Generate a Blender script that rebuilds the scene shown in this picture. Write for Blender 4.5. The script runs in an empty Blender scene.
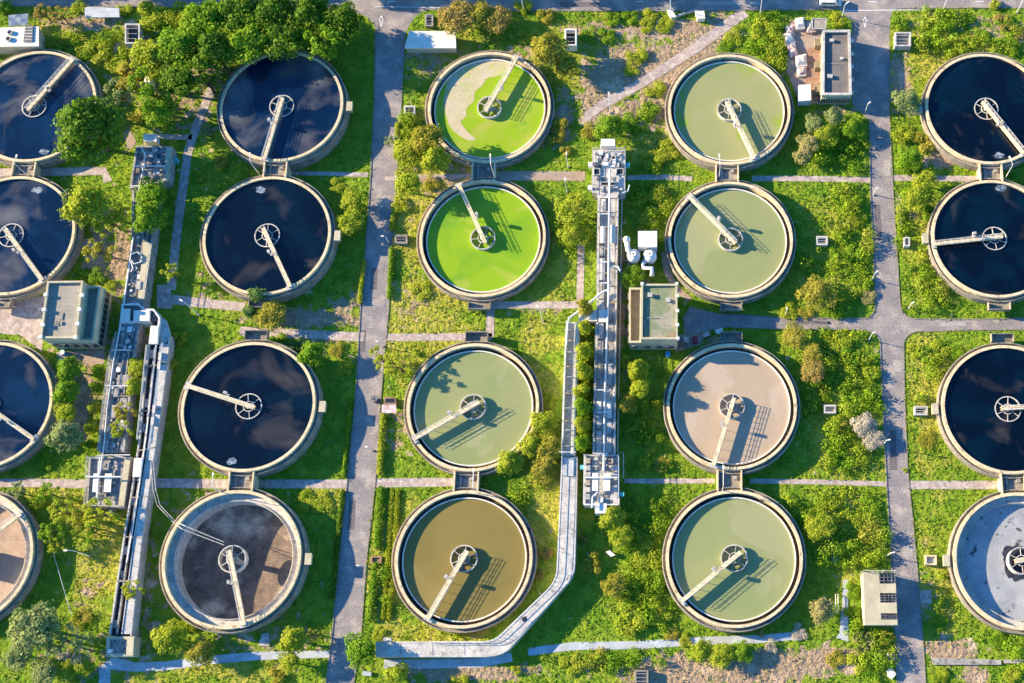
import bpy, math, random
import numpy as np
from math import sin, cos, pi, radians, atan2, hypot
from mathutils import Matrix, Vector

scene = bpy.context.scene
# ------------------------------------------------------------------ camera
CAM_Z = 253.3
YAW, TILT, ROLL = -0.02921371, 0.30105989, 0.03104614
FPX, CX, CY, WPX, HPX = 1281.61, 689.17, 341.5, 1024.0, 683.0
CAM_M = Matrix.Rotation(YAW, 3, 'Z') @ Matrix.Rotation(TILT, 3, 'X') @ Matrix.Rotation(ROLL, 3, 'Z')
cam_data = bpy.data.cameras.new('camera')
cam = bpy.data.objects.new('camera', cam_data)
scene.collection.objects.link(cam)
cam.matrix_world = Matrix.Translation((0, 0, CAM_Z)) @ CAM_M.to_4x4()
cam_data.sensor_fit = 'HORIZONTAL'
cam_data.sensor_width = 36.0
cam_data.lens = FPX * 36.0 / WPX
cam_data.shift_x = (WPX / 2 - CX) / WPX
cam_data.clip_start = 1.0
cam_data.clip_end = 6000.0
scene.camera = cam
# ------------------------------------------------------------------ light
SUN_AZ, SUN_EL = radians(167.0), radians(19.5)      # where the sun stands
world = bpy.data.worlds.new("World")
scene.world = world
world.use_nodes = True
wn = world.node_tree
bgn = wn.nodes['Background']
sky = wn.nodes.new('ShaderNodeTexSky')
sky.sky_type = 'NISHITA'
sky.sun_disc = False
sky.sun_elevation = SUN_EL
sky.sun_rotation = pi / 2 - SUN_AZ
sky.ozone_density = 5.0
sky.air_density = 1.0
sky.dust_density = 0.3
sky_sat = wn.nodes.new('ShaderNodeHueSaturation')
sky_sat.inputs['Saturation'].default_value = 1.2
wn.links.new(sky.outputs[0], sky_sat.inputs['Color'])
wn.links.new(sky_sat.outputs[0], bgn.inputs[0])
bgn.inputs[1].default_value = 0.118
sun_data = bpy.data.lights.new('sun', 'SUN')
sun_data.energy = 5.0
sun_data.angle = radians(0.5)
sun_data.color = (1.0, 0.82, 0.54)
sun = bpy.data.objects.new('sun', sun_data)
scene.collection.objects.link(sun)
sd = Vector((cos(SUN_EL) * cos(SUN_AZ), cos(SUN_EL) * sin(SUN_AZ), sin(SUN_EL)))
sun.rotation_euler = sd.to_track_quat('Z', 'Y').to_euler()
sun.location = (-200, 60, 200)
scene.view_settings.view_transform = 'Standard'
scene.view_settings.look = 'None'
scene.view_settings.exposure = 1.5
scene.view_settings.gamma = 1.0
scene.render.engine = 'CYCLES'
scene.cycles.max_bounces = 5
scene.cycles.diffuse_bounces = 3
scene.cycles.glossy_bounces = 2
scene.cycles.transmission_bounces = 2
scene.cycles.transparent_max_bounces = 4

# ------------------------------------------------------------------ helpers
COL = scene.collection
rnd = random.Random(7)
MN = np.array([list(r) for r in CAM_M])

def W(px, py, z=0.0):
    """the point of the place, at height z, that the photograph shows at (px, py)"""
    d = MN @ np.array([(px - CX) / FPX, -(py - CY) / FPX, -1.0])
    t = (z - CAM_Z) / d[2]
    return (float(d[0] * t), float(d[1] * t))

def WP(pts, z=0.0):
    return [W(a, b, z) for a, b in pts]

def tag(o, label=None, cat=None, group=None, kind=None):
    if label: o['label'] = label
    if cat: o['category'] = cat
    if group: o['group'] = group
    if kind: o['kind'] = kind
    return o

def empty(name, loc, label, cat, group=None, rz=0.0):
    o = bpy.data.objects.new(name, None)
    COL.objects.link(o)
    o.empty_display_size = 0.5
    o.location = loc
    o.rotation_euler = (0, 0, rz)
    return tag(o, label, cat, group)

def link(name, mesh, parent=None, loc=(0, 0, 0), rz=0.0, mat=None):
    o = bpy.data.objects.new(name, mesh)
    COL.objects.link(o)
    if parent: o.parent = parent
    o.location = loc
    o.rotation_euler = (0, 0, rz)
    if mat is not None:
        if not mesh.materials: mesh.materials.append(None)
        o.material_slots[0].link = 'OBJECT'
        o.material_slots[0].material = mat
    return o

class MB:
    """collects shapes that become ONE mesh"""
    def __init__(s): s.v = []; s.f = []
    def add(s, vs, fs):
        n = len(s.v); s.v += [tuple(v) for v in vs]; s.f += [tuple(i + n for i in f) for f in fs]; return s
    def prism(s, poly, z0, z1):
        n = len(poly)
        a = sum(poly[i][0] * poly[(i + 1) % n][1] - poly[(i + 1) % n][0] * poly[i][1] for i in range(n))
        if a < 0: poly = poly[::-1]
        return s.add([(x, y, z0) for x, y in poly] + [(x, y, z1) for x, y in poly],
                     [tuple(range(n, 2 * n)), tuple(range(n - 1, -1, -1))] + [(i, (i + 1) % n, n + (i + 1) % n, n + i) for i in range(n)])
    def box(s, x0, x1, y0, y1, z0, z1):
        return s.prism([(x0, y0), (x1, y0), (x1, y1), (x0, y1)], z0, z1)
    def rbox(s, cx, cy, w, d, z0, z1, ang=0.0):
        c, q = cos(ang), sin(ang)
        return s.prism([(cx + a * c - b * q, cy + a * q + b * c) for a, b in ((-w/2, -d/2), (w/2, -d/2), (w/2, d/2), (-w/2, d/2))], z0, z1)
    def bar(s, p, q, w, h):
        """box beam from p to q, w wide and h high, top face at the given points"""
        p, q = Vector(p), Vector(q); d = q - p
        n = Vector((-d.y, d.x, 0)); n = n.normalized() * (w / 2) if n.length > 1e-6 else Vector((w / 2, 0, 0))
        u = Vector((0, 0, h)) if hypot(d.x, d.y) > 1e-6 else Vector((0, w, 0))
        vs = [p - n - u, p + n - u, p + n, p - n, q - n - u, q + n - u, q + n, q - n]
        return s.add(vs, [(0, 1, 2, 3), (7, 6, 5, 4), (0, 4, 5, 1), (1, 5, 6, 2), (2, 6, 7, 3), (3, 7, 4, 0)])
    def tube(s, pts, r, n=6, r2=None):
        pts = [Vector(p) for p in pts]; rings = []
        for i, p in enumerate(pts):
            d = (pts[min(i + 1, len(pts) - 1)] - pts[max(i - 1, 0)]).normalized()
            a = d.cross(Vector((0, 0, 1)))
            if a.length < 1e-3: a = Vector((1, 0, 0))
            a.normalize(); b = d.cross(a)
            rr = r if r2 is None else r + (r2 - r) * i / (len(pts) - 1)
            rings.append([p + (a * cos(2 * pi * k / n) + b * sin(2 * pi * k / n)) * rr for k in range(n)])
        vs = [v for g in rings for v in g]; fs = []
        for i in range(len(pts) - 1):
            for k in range(n): fs.append((i * n + k, i * n + (k + 1) % n, (i + 1) * n + (k + 1) % n, (i + 1) * n + k))
        fs.append(tuple(range(n - 1, -1, -1))); fs.append(tuple(range((len(pts) - 1) * n, len(pts) * n)))
        return s.add(vs, fs)
    def lathe(s, prof, n=96, cx=0.0, cy=0.0, closed=True, zo=0.0):
        vs = []; m = len(prof)
        for k in range(n):
            a = 2 * pi * k / n
            vs += [(cx + r * cos(a), cy + r * sin(a), z + zo) for r, z in prof]
        fs = []
        for k in range(n):
            k2 = (k + 1) % n
            for j in range(m if closed else m - 1):
                j2 = (j + 1) % m
                fs.append((k * m + j, k2 * m + j, k2 * m + j2, k * m + j2))
        return s.add(vs, fs)
    def ringbox(s, r0, r1, z0, z1, n=96, cx=0.0, cy=0.0):
        return s.lathe([(r0, z0), (r1, z0), (r1, z1), (r0, z1)], n, cx, cy)
    def disc(s, r, z, n=96, cx=0.0, cy=0.0):
        return s.add([(cx + r * cos(2 * pi * k / n), cy + r * sin(2 * pi * k / n), z) for k in range(n)], [tuple(range(n))])
    def mesh(s, name, mat=None, off=(0, 0, 0), smooth=False):
        me = bpy.data.meshes.new(name)
        me.from_pydata([(a - off[0], b - off[1], c - off[2]) for a, b, c in s.v], [], s.f)
        if mat: me.materials.append(mat)
        if smooth: me.polygons.foreach_set('use_smooth', [True] * len(me.polygons))
        me.update()
        return me
    def build(s, name, mat, parent=None, smooth=False):
        """world coordinates in; the parent chain sits at its root's location"""
        off = (0, 0, 0)
        if parent:
            r = parent
            while r.parent: r = r.parent
            off = tuple(r.location)
        return link(name, s.mesh(name, mat, off, smooth), parent)

def numesh(name, verts, nper, mat=None, smooth=False):
    """verts (N*nper, 3): N separate polygons of nper corners"""
    me = bpy.data.meshes.new(name)
    nv = len(verts); nf = nv // nper
    me.vertices.add(nv); me.vertices.foreach_set('co', np.asarray(verts, dtype=np.float32).ravel())
    me.loops.add(nv); me.loops.foreach_set('vertex_index', np.arange(nv, dtype=np.int32))
    me.polygons.add(nf)
    me.polygons.foreach_set('loop_start', np.arange(nf, dtype=np.int32) * nper)
    me.polygons.foreach_set('loop_total', np.full(nf, nper, dtype=np.int32))
    if mat: me.materials.append(mat)
    me.update(calc_edges=True)
    return me

# ------------------------------------------------------------------ materials
def material(name, c1, c2=None, scale=0.5, rough=0.85, c3=None, scale3=0.06, detail=6.0, lo=0.35, hi=0.65, lo3=0.45, hi3=0.65,
             spec=0.3, metal=0.0, bump=0.0, island=0.0, trans=0.0, fine=0.0):
    m = bpy.data.materials.new(name); m.use_nodes = True
    nt = m.node_tree; N = nt.nodes; L = nt.links
    b = N['Principled BSDF']
    b.inputs['Roughness'].default_value = rough
    b.inputs['Metallic'].default_value = metal
    b.inputs['Specular IOR Level'].default_value = spec
    geo = N.new('ShaderNodeNewGeometry')
    def noise(sc, det=detail):
        n = N.new('ShaderNodeTexNoise'); n.inputs['Scale'].default_value = sc; n.inputs['Detail'].default_value = det
        L.new(geo.outputs['Position'], n.inputs['Vector']); return n
    def ramp(fac, a, z):
        r = N.new('ShaderNodeMapRange'); r.inputs[1].default_value = a; r.inputs[2].default_value = z
        L.new(fac, r.inputs[0]); return r.outputs[0]
    def mix(fac, a, z):
        x = N.new('ShaderNodeMix'); x.data_type = 'RGBA'
        if fac is not None: L.new(fac, x.inputs[0])
        for sock, val in ((6, a), (7, z)):
            if isinstance(val, tuple): x.inputs[sock].default_value = (*val, 1)
            else: L.new(val, x.inputs[sock])
        return x.outputs[2]
    out = c1
    if c2: out = mix(ramp(noise(scale).outputs[0], lo, hi), out, c2)
    if c3: out = mix(ramp(noise(scale3).outputs[0], lo3, hi3), out, c3)
    if fine or island:
        hs = N.new('ShaderNodeHueSaturation')
        if isinstance(out, tuple): hs.inputs['Color'].default_value = (*out, 1)
        else: L.new(out, hs.inputs['Color'])
        if island:
            r = N.new('ShaderNodeMapRange'); r.inputs[3].default_value = 1 - island; r.inputs[4].default_value = 1 + island
            L.new(geo.outputs['Random Per Island'], r.inputs[0]); L.new(r.outputs[0], hs.inputs['Value'])
        else:
            r = N.new('ShaderNodeMapRange'); r.inputs[1].default_value = .3; r.inputs[2].default_value = .7
            r.inputs[3].default_value = 1 - fine; r.inputs[4].default_value = 1 + fine
            L.new(noise(3.0, 4.0).outputs[0], r.inputs[0]); L.new(r.outputs[0], hs.inputs['Value'])
        out = hs.outputs[0]
    if isinstance(out, tuple): b.inputs['Base Color'].default_value = (*out, 1)
    else: L.new(out, b.inputs['Base Color'])
    if bump:
        bp = N.new('ShaderNodeBump'); bp.inputs['Strength'].default_value = bump; bp.inputs['Distance'].default_value = 0.3
        L.new(noise(2.5).outputs[0], bp.inputs['Height']); L.new(bp.outputs[0], b.inputs['Normal'])
    if trans:
        t = N.new('ShaderNodeBsdfTranslucent'); ms = N.new('ShaderNodeMixShader'); ms.inputs[0].default_value = trans
        if isinstance(out, tuple): t.inputs[0].default_value = (*out, 1)
        else: L.new(out, t.inputs[0])
        L.new(b.outputs[0], ms.inputs[1]); L.new(t.outputs[0], ms.inputs[2]); L.new(ms.outputs[0], N['Material Output'].inputs[0])
    return m

M = {}
M['concrete'] = material('weathered grey concrete', (.34, .30, .24), (.22, .19, .15), .5, c3=(.13, .12, .10), scale3=.9, lo3=.56, hi3=.72, fine=.22)
M['cream'] = material('cream painted concrete', (.76, .61, .38), (.60, .48, .30), .7, c3=(.30, .24, .16), scale3=.8, lo3=.58, hi3=.74, fine=.25)
M['pale'] = material('pale concrete', (.60, .57, .52), (.42, .40, .37), .6, c3=(.2, .18, .16), scale3=1.4, lo3=.58, hi3=.75, fine=.2)
M['stone'] = material('worn channel concrete', (.42, .39, .35), (.28, .26, .24), .6, c3=(.12, .11, .11), scale3=1.2, lo3=.55, hi3=.7, fine=.3)
M['cream_wall'] = material('cream rendered wall', (.55, .49, .33), (.44, .39, .27), .4, fine=.12)
M['dark_wall'] = material('dark launder concrete', (.05, .05, .045), (.09, .075, .05), .8, fine=.3)  # near-black base tone for the launder channel floor
M['asphalt'] = material('asphalt', (.31, .265, .25), (.22, .20, .20), .22, c3=(.42, .36, .31), scale3=.35, lo3=.5, hi3=.7, fine=.3)
M['kerb'] = material('kerb concrete', (.30, .26, .22), (.2, .18, .15), .8, fine=.2)
M['paver'] = material('pinkish paving', (.46, .36, .31), (.32, .26, .24), .35, c3=(.55, .47, .42), scale3=.9, fine=.2)
M['bluepath'] = material('bluish cement path', (.50, .54, .58), (.38, .40, .42), .4, fine=.18)
M['dirtpath'] = material('trodden earth path', (.34, .24, .18), (.42, .33, .27), .3, fine=.25)
M['paint'] = material('white road paint', (.75, .75, .73), (.6, .6, .58), 1.5)
M['white'] = material('white painted metal', (.80, .79, .76), (.66, .64, .60), .8, rough=.5, fine=.08)
M['panel'] = material('white cover sheet', (.84, .77, .66), (.70, .65, .56), .5, rough=.6)
M['steel'] = material('galvanised steel', (.52, .50, .47), (.36, .34, .32), 1.2, rough=.6, fine=.25)
M['darksteel'] = material('dark grating', (.10, .10, .11), (.2, .19, .19), 1.0, rough=.7, fine=.4)
M['roof'] = material('grey flat roof', (.38, .34, .28), (.30, .27, .22), .3, c3=(.24, .22, .18), scale3=.9, lo3=.55, hi3=.7, fine=.15)
M['moss'] = material('mossy green roof', (.25, .27, .16), (.18, .22, .12), .35, c3=(.34, .31, .24), scale3=.5, lo3=.52, hi3=.64, fine=.2)
M['roof_dark'] = material('dark ribbed roof', (.20, .18, .165), (.15, .135, .13), .35, fine=.15)
M['roof_brown'] = material('stained brown roof', (.30, .24, .15), (.24, .19, .12), .5, fine=.2)
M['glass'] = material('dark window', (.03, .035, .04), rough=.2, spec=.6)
M['blue'] = material('blue plastic', (.03, .30, .55), (.02, .22, .42), 1.0, rough=.4)
M['cyan'] = material('turquoise sheet', (.15, .5, .55), (.1, .4, .45), 1.0)
M['black'] = material('black rubber', (.02, .02, .02), rough=.7)
M['rust'] = material('rusty metal', (.28, .14, .09), (.38, .25, .18), 1.0)
M['pink'] = material('faded pink tarpaulin', (.62, .38, .34), (.45, .32, .30), .8, c3=(.7, .62, .58), scale3=1.0)
M['red'] = material('red plastic', (.5, .06, .08), (.35, .05, .06), 1.)
M['bark'] = material('bark', (.16, .11, .07), (.09, .065, .045), 2.0)
M['deadwood'] = material('dead twigs', (.66, .58, .44), (.50, .43, .31), 1.0, island=.25, trans=.3)

def leaf(name, a, b, isl=.35): return material(name, a, b, .35, rough=.7, spec=.2, island=isl, trans=.38)
LEAF = {
 'dark':  leaf('dark green leaves', (.09, .20, .012), (.20, .32, .02)),
 'green': leaf('fresh green leaves', (.18, .35, .015), (.30, .44, .025)),
 'lime':  leaf('yellow green leaves', (.36, .45, .025), (.47, .50, .04)),
 'olive': leaf('olive yellow leaves', (.37, .36, .035), (.47, .41, .06)),
 'rust':  leaf('rusty autumn leaves', (.46, .32, .09), (.40, .35, .07)),
 'grey':  leaf('grey green leaves', (.26, .34, .11), (.38, .42, .16)),
 'teal':  leaf('bluish green leaves', (.13, .25, .06), (.27, .37, .10)),
 'pale':  leaf('pale yellow green leaves', (.42, .39, .13), (.50, .44, .18)),
}
def water(name, c1, c2=None, sc=.12, lo=.45, hi=.65, rough=.18, c3=None, sc3=.08, lo3=.55, hi3=.6, spec=.5):
    m = material(name, c1, c2, sc, rough=rough, lo=lo, hi=hi, c3=c3, scale3=sc3, lo3=lo3, hi3=hi3, spec=spec, detail=5.0)
    nt = m.node_tree
    for k, n in enumerate(x for x in nt.nodes if x.type == 'TEX_NOISE'):
        n.inputs['Distortion'].default_value = .7
        n.inputs['Roughness'].default_value = .5
    w = nt.nodes.new('ShaderNodeTexNoise'); w.inputs['Scale'].default_value = 1.1; w.inputs['Detail'].default_value = 4
    g = nt.nodes.new('ShaderNodeNewGeometry'); nt.links.new(g.outputs['Position'], w.inputs['Vector'])
    b = nt.nodes.new('ShaderNodeBump'); b.inputs['Strength'].default_value = .12; b.inputs['Distance'].default_value = .05
    nt.links.new(w.outputs[0], b.inputs['Height']); nt.links.new(b.outputs[0], nt.nodes['Principled BSDF'].inputs['Normal'])
    return m
WAT = {
 'navy':  water('near-black water', (.001, .003, .009), (.001, .010, .022), c3=(.07, .06, .055), sc3=.11, lo3=.56, hi3=.80),  # grey third tone paints cloud reflections into the dark water
 'blue':  water('deep blue water', (.001, .010, .035), (.003, .022, .065), c3=(.17, .16, .155), sc3=.08, lo3=.50, hi3=.72),  # pale third tone paints reflected clouds into the water colour
 'lime':  water('lime green algae water', (.25, .40, .012), (.16, .33, .015), c3=(.33, .41, .05), rough=.35, spec=.3),
 'lime2': water('lime green water with scum', (.27, .40, .012), (.36, .40, .06), c3=(.17, .34, .015), rough=.35, spec=.3),
 'sage':  water('sage green water', (.28, .30, .13), (.25, .29, .12), c3=(.32, .33, .16), rough=.35, spec=.3),
 'sage2': water('yellowish sage water', (.32, .32, .14), (.28, .31, .12), c3=(.26, .34, .05), rough=.35, spec=.3),
 'beige': water('beige sludge water', (.44, .34, .24), (.40, .31, .22), c3=(.48, .38, .28), rough=.4, spec=.3),
 'ochre': water('ochre brown water', (.225, .175, .05), (.20, .16, .045), c3=(.24, .19, .06), rough=.35, spec=.3),
}
M['wet'] = material('wet black sediment', (.02, .025, .045), (.05, .055, .08), .8, rough=.4)
M['scum'] = material('beige floating scum', (.53, .44, .31), (.45, .42, .22), .35, c3=(.36, .44, .05), scale3=.3, lo3=.56, hi3=.68, fine=.12)
M['glint'] = material('white foam', (.30, .36, .42), (.05, .09, .15), 1.6, lo=.4, hi=.6)  # pale tone that paints a bright reflection on dark water
M['bed_dark'] = material('drained dark basin floor', (.21, .155, .12), (.12, .09, .075), .45, c3=(.55, .43, .32), scale3=.16, lo3=.52, hi3=.66, fine=.3)
M['bed_brown'] = material('drained brown basin floor', (.40, .29, .21), (.32, .23, .17), .4, fine=.2)
M['bed_grey'] = material('drained bluish grey basin floor', (.40, .405, .41), (.30, .31, .33), .3, c3=(.05, .05, .06), scale3=.5, lo3=.61, hi3=.67, fine=.1)
# ------------------------------------------------------------------ layout tables
RIM = {'A': 2.6, 'B': 3.5, 'C': 2.1, 'D': 2.8, 'E': 2.6}
TANK_AT = {   # centre x, y and size factor of every tank
    ('A', 1): (-139.38, 130.67, 1.005),
    ('A', 2): (-139.69, 100.68, 1.010),
    ('A', 3): (-138.79, 64.04, 0.993),
    ('A', 4): (-138.19, 33.51, 1.004),
    ('B', 1): (-85.73, 130.54, 1.001),
    ('B', 2): (-85.92, 100.52, 1.005),
    ('B', 3): (-86.02, 63.69, 1.012),
    ('B', 4): (-86.12, 33.29, 1.009),
    ('C', 1): (-41.18, 131.26, 1.004),
    ('C', 2): (-41.13, 100.71, 1.000),
    ('C', 3): (-41.36, 64.08, 1.004),
    ('C', 4): (-41.60, 33.60, 1.010),
    ('D', 1): (10.97, 130.59, 1.003),
    ('D', 2): (10.96, 100.33, 0.988),
    ('D', 3): (10.89, 64.20, 0.991),
    ('D', 4): (11.08, 33.68, 1.007),
    ('E', 1): (66.95, 131.14, 1.005),
    ('E', 2): (66.59, 100.80, 1.003),
    ('E', 3): (66.72, 63.79, 1.013),
    ('E', 4): (67.17, 33.32, 1.009),
}
TANKS = {k: v[:2] for k, v in TANK_AT.items()}

def strip(pts, w):
    """polygon of a strip of width w (m) along a pixel polyline on the ground; w may be a list"""
    P = [Vector((*p, 0)) for p in WP(pts)]
    ws = w if isinstance(w, (list, tuple)) else [w] * len(P)
    L, R_ = [], []
    for i, p in enumerate(P):
        d = (P[min(i + 1, len(P) - 1)] - P[max(i - 1, 0)]).normalized()
        n = Vector((-d.y, d.x, 0)) * ws[i] / 2
        L.append((p + n)[:2]); R_.append((p - n)[:2])
    return [tuple(a) for a in L], [tuple(a) for a in R_]

def arc(p0, c, p1, n=6):
    """quadratic curve in pixels"""
    return [((1-t)**2*p0[0] + 2*t*(1-t)*c[0] + t*t*p1[0], (1-t)**2*p0[1] + 2*t*(1-t)*c[1] + t*t*p1[1]) for t in [i / n for i in range(n + 1)]]

ROADS = {   # pixel outlines, each a closed polygon
 'main_road': [(-80, -60), (1110, -60), (1110, 7), (900, 8)] + arc((895, 9), (890, 12), (890, 30)) + [(889, 46), (851, 46)] + arc((850, 40), (850, 14), (838, 9)) +
              [(700, 10.5), (520, 10.5), (440, 9.5)] + arc((428, 10), (410, 14), (404, 40)) + [(376, 40)] + arc((376, 30), (372, 18), (360, 14)) + [(300, 8), (60, 6), (-80, 5)],
 'service_road': [(376, 40), (404, 40), (401, 100), (396, 180), (391, 250), (388, 310), (380, 400), (375, 480), (366, 560), (360, 640), (351, 700),
              (324, 700), (332, 640), (340, 560), (348, 480), (356, 400), (361, 310), (366, 250), (371, 180), (375, 100)],
 'east_road': [(851, 46), (889, 46), (889, 120), (893, 200), (898, 280)] + arc((899, 300), (900, 318), (915, 319.5)) + [(980, 320), (1110, 316), (1110, 328), (960, 330)] +
              arc((920, 331), (904, 332), (903, 345)) + [(904, 400), (907, 470), (914, 540), (921, 620), (926, 700), (898, 700), (896, 640), (892, 560), (887, 480), (883, 400), (881, 350)] +
              arc((881, 342), (878, 330), (860, 329.5)) + [(776, 328), (730, 327), (700, 332), (686, 344), (683, 318), (690, 307), (720, 314), (776, 318), (860, 319)] +
              arc((866, 319), (876, 317), (876, 300)) + [(874, 250), (871, 190), (869, 120), (852, 104)],
}
PATHS = [   # name, material, pixel line, width (m)
 ('path', 'paver', [(-40, 173), (50, 172), (104, 171), (108, 182)], 1.9),
 ('path', 'paver', [(272, 173), (320, 173.5), (368, 175)], 1.0),
 ('path', 'paver', [(385, 179), (420, 177), (470, 176)], 1.0),
 ('path', 'dirtpath', [(495, 176), (540, 176), (585, 176)], 2.2),
 ('path', 'paver', [(627, 178), (665, 177), (692, 179)], 1.2),
 ('path', 'paver', [(752, 178.5), (800, 178.5), (871, 180)], 1.3),
 ('path', 'paver', [(892, 178), (940, 178.5), (978, 179)], 1.4),
 ('path', 'paver', [(172, 299), (200, 303), (245, 307)], 2.0),
 ('path', 'paver', [(240, 331), (300, 334), (364, 337)], 1.9),
 ('path', 'paver', [(386, 337.5), (440, 337), (492, 337)], 1.6),
 ('path', 'paver', [(490.5, 300), (490, 337)], 1.7),
 ('path', 'paver', [(494, 305), (540, 305), (588, 305)], 1.6),
 ('path', 'paver', [(581, 244), (580, 304)], 1.5),
 ('path', 'paver', [(212, 88), (198, 122), (188, 152), (182, 195), (176, 240), (171, 290)], 1.9),
 ('path', 'paver', [(148, 136), (170, 137), (192, 137)], 1.2),
 ('path', 'paver', [(-40, 483), (40, 483), (87, 484)], 1.7),
 ('path', 'paver', [(155, 483), (228, 484)], 1.9),
 ('path', 'paver', [(250, 484), (347, 484)], 1.8),
 ('path', 'paver', [(374, 483), (457, 482)], 1.8),
 ('path', 'paver', [(624, 481), (715, 481)], 1.0),
 ('path', 'paver', [(750, 481), (820, 482), (886, 484)], 1.0),
 ('path', 'paver', [(910, 485), (1003, 485)], 1.7),
 ('path', 'paver', [(745, 12), (690, 52), (640, 84), (600, 106), (588, 116), (585, 126)], [2.6, 2.4, 2.2, 2.2, 2.0, 1.8]),
 ('path', 'bluepath', [(104, 700), (105, 668), (112, 663), (135, 667), (165, 666), (210, 660), (255, 656), (330, 654)], [2.2, 2.2, 2.4, 1.7, 1.7, 1.6, 1.6, 1.3]),
 ('path', 'bluepath', [(384, 664), (430, 664), (480, 663), (512, 657)], 1.7),
 ('path', 'bluepath', [(528, 652), (550, 649), (575, 646), (640, 645), (700, 641), (760, 639), (802, 635)], 1.5),
 ('path', 'bluepath', [(846, 580), (845, 606), (844, 634), (842, 640)], [1.0, 1.2, 1.8, 2.6]),
 ('path', 'dirtpath', [(664, 252), (667, 272), (676, 288), (690, 300)], 1.3),
 ('path', 'dirtpath', [(125, 132), (132, 142), (128, 148)], 2.0),
]
YARDS = [('yard', 'paver', [(-30, 303), (46, 296), (42, 352), (20, 335), (-30, 332)]),
         ('yard', 'paver', [(157, 285), (171, 285), (172, 309), (157, 308)]),
         ('yard', 'dirtpath', [(790, 20), (823, 22), (823, 104), (800, 104), (786, 70)]),
         ('yard', 'dirtpath', [(676, 335), (706, 333), (700, 345), (676, 352)]),
         ('yard', 'paver', [(919, 590), (931, 590), (932, 604), (919, 604)]),  # sunlight patch within the store's shadow, painted as a paved sheet
         ('yard', 'paver', [(80, 238), (97, 240), (94, 262), (84, 258)]),
         ('yard', 'dirtpath', [(56, 352), (104, 350), (104, 364), (60, 364)])]

# rows of solid things that grass must stay out of (pixel outlines on the ground)
SOLID = [
 [(133, 144), (173, 147), (170, 184), (155, 244), (147, 302), (170, 316), (172, 334), (158, 445), (150, 490), (137, 660), (103, 660), (124, 535), (133, 480), (124, 510), (84, 508), (88, 455), (100, 445), (128, 240), (128, 190)],
 [(40, 280), (112, 286), (108, 352), (40, 350)],
 [(590, 138), (627, 148), (626, 195), (619, 200), (616, 452), (623, 455), (621, 515), (583, 508), (583, 455), (592, 452), (594, 322), (579, 322), (577, 452), (579, 570), (564, 588), (514, 649), (498, 658), (374, 660), (374, 640), (488, 642), (554, 572), (560, 450), (566, 320), (598, 290), (598, 195), (589, 190)],
 [(628, 284), (680, 284), (680, 352), (628, 352)],
 [(820, 28), (853, 28), (853, 106), (820, 106)],
 [(862, 570), (898, 570), (898, 628), (862, 628)],
 [(404, 30), (456, 30), (456, 50), (404, 50)],
 [(-5, 26), (40, 26), (40, 48), (-5, 48)],
]
def inpoly(X, Y, poly):
    ins = np.zeros(X.shape, bool); n = len(poly)
    xs = [p[0] for p in poly]; ys = [p[1] for p in poly]
    bb = (X >= min(xs)) & (X <= max(xs)) & (Y >= min(ys)) & (Y <= max(ys))
    if not bb.any(): return ins
    x, y = X[bb], Y[bb]; r = np.zeros(x.shape, bool)
    for i in range(n):
        x1, y1 = poly[i]; x2, y2 = poly[(i + 1) % n]
        if y1 == y2: continue
        c = ((y1 > y) != (y2 > y)) & (x < (x2 - x1) * (y - y1) / (y2 - y1) + x1)
        r ^= c
    ins[bb] = r
    return ins

BLOCK = [WP(p) for p in ROADS.values()] + [WP(p) for _, _, p in YARDS] + [WP(p) for p in SOLID]
for _, _, p, w in PATHS:
    a, b = strip(p, w); BLOCK.append(a + b[::-1])

# soft-edged patches of the ground: (px, py, radius px x, radius px y, amount)
SOIL = [(640, 70, 50, 24, 1.35), (600, 100, 20, 30, 1.2), (690, 70, 28, 34, 1.3), (670, 30, 45, 12, 1.1), (655, 110, 38, 18, .9), (600, 30, 40, 8, .8), (720, 30, 16, 20, 1.), (560, 120, 16, 30, .8),
        (680, 672, 46, 16, 1.4), (760, 668, 60, 16, 1.4), (830, 660, 45, 14, 1.2), (470, 673, 65, 10, 1), (640, 680, 30, 8, .7), (560, 678, 30, 8, .3),
        (310, 318, 55, 10, 1), (350, 305, 25, 12, .7), (265, 290, 30, 8, .8), (335, 345, 40, 10, .4), (215, 270, 20, 25, .4), (205, 300, 20, 8, .5),
        (950, 650, 30, 13, 1), (975, 675, 16, 14, .8), (925, 600, 10, 35, .5), (430, 60, 40, 20, .5), (520, 55, 30, 10, .5), (450, 185, 60, 22, .5),
        (410, 300, 25, 25, .4), (400, 430, 14, 30, .5), (85, 400, 12, 38, 1), (85, 110, 60, 60, .3), (145, 40, 20, 8, .6), (90, 22, 50, 8, .8), (200, 100, 30, 40, .5),
        (180, 80, 80, 60, .5), (190, 500, 30, 20, .3), (270, 640, 60, 20, .5), (150, 600, 15, 60, .5), (100, 660, 60, 20, .5), (90, 590, 18, 18, .4), (545, 310, 20, 12, .3),
        (905, 210, 12, 12, .7), (940, 160, 18, 10, .8), (1000, 30, 40, 14, .5), (960, 22, 50, 8, .5), (880, 660, 20, 12, .4), (640, 300, 12, 30, 1), (620, 300, 8, 60, .9),
        (100, 245, 12, 40, .9), (120, 260, 12, 40, .9), (110, 345, 60, 12, .7), (705, 340, 25, 9, .5), (872, 80, 20, 30, .5), (900, 80, 12, 30, .9), (140, 300, 8, 30, .5), (845, 108, 30, 8, .6), (565, 205, 10, 20, .2)]
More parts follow.
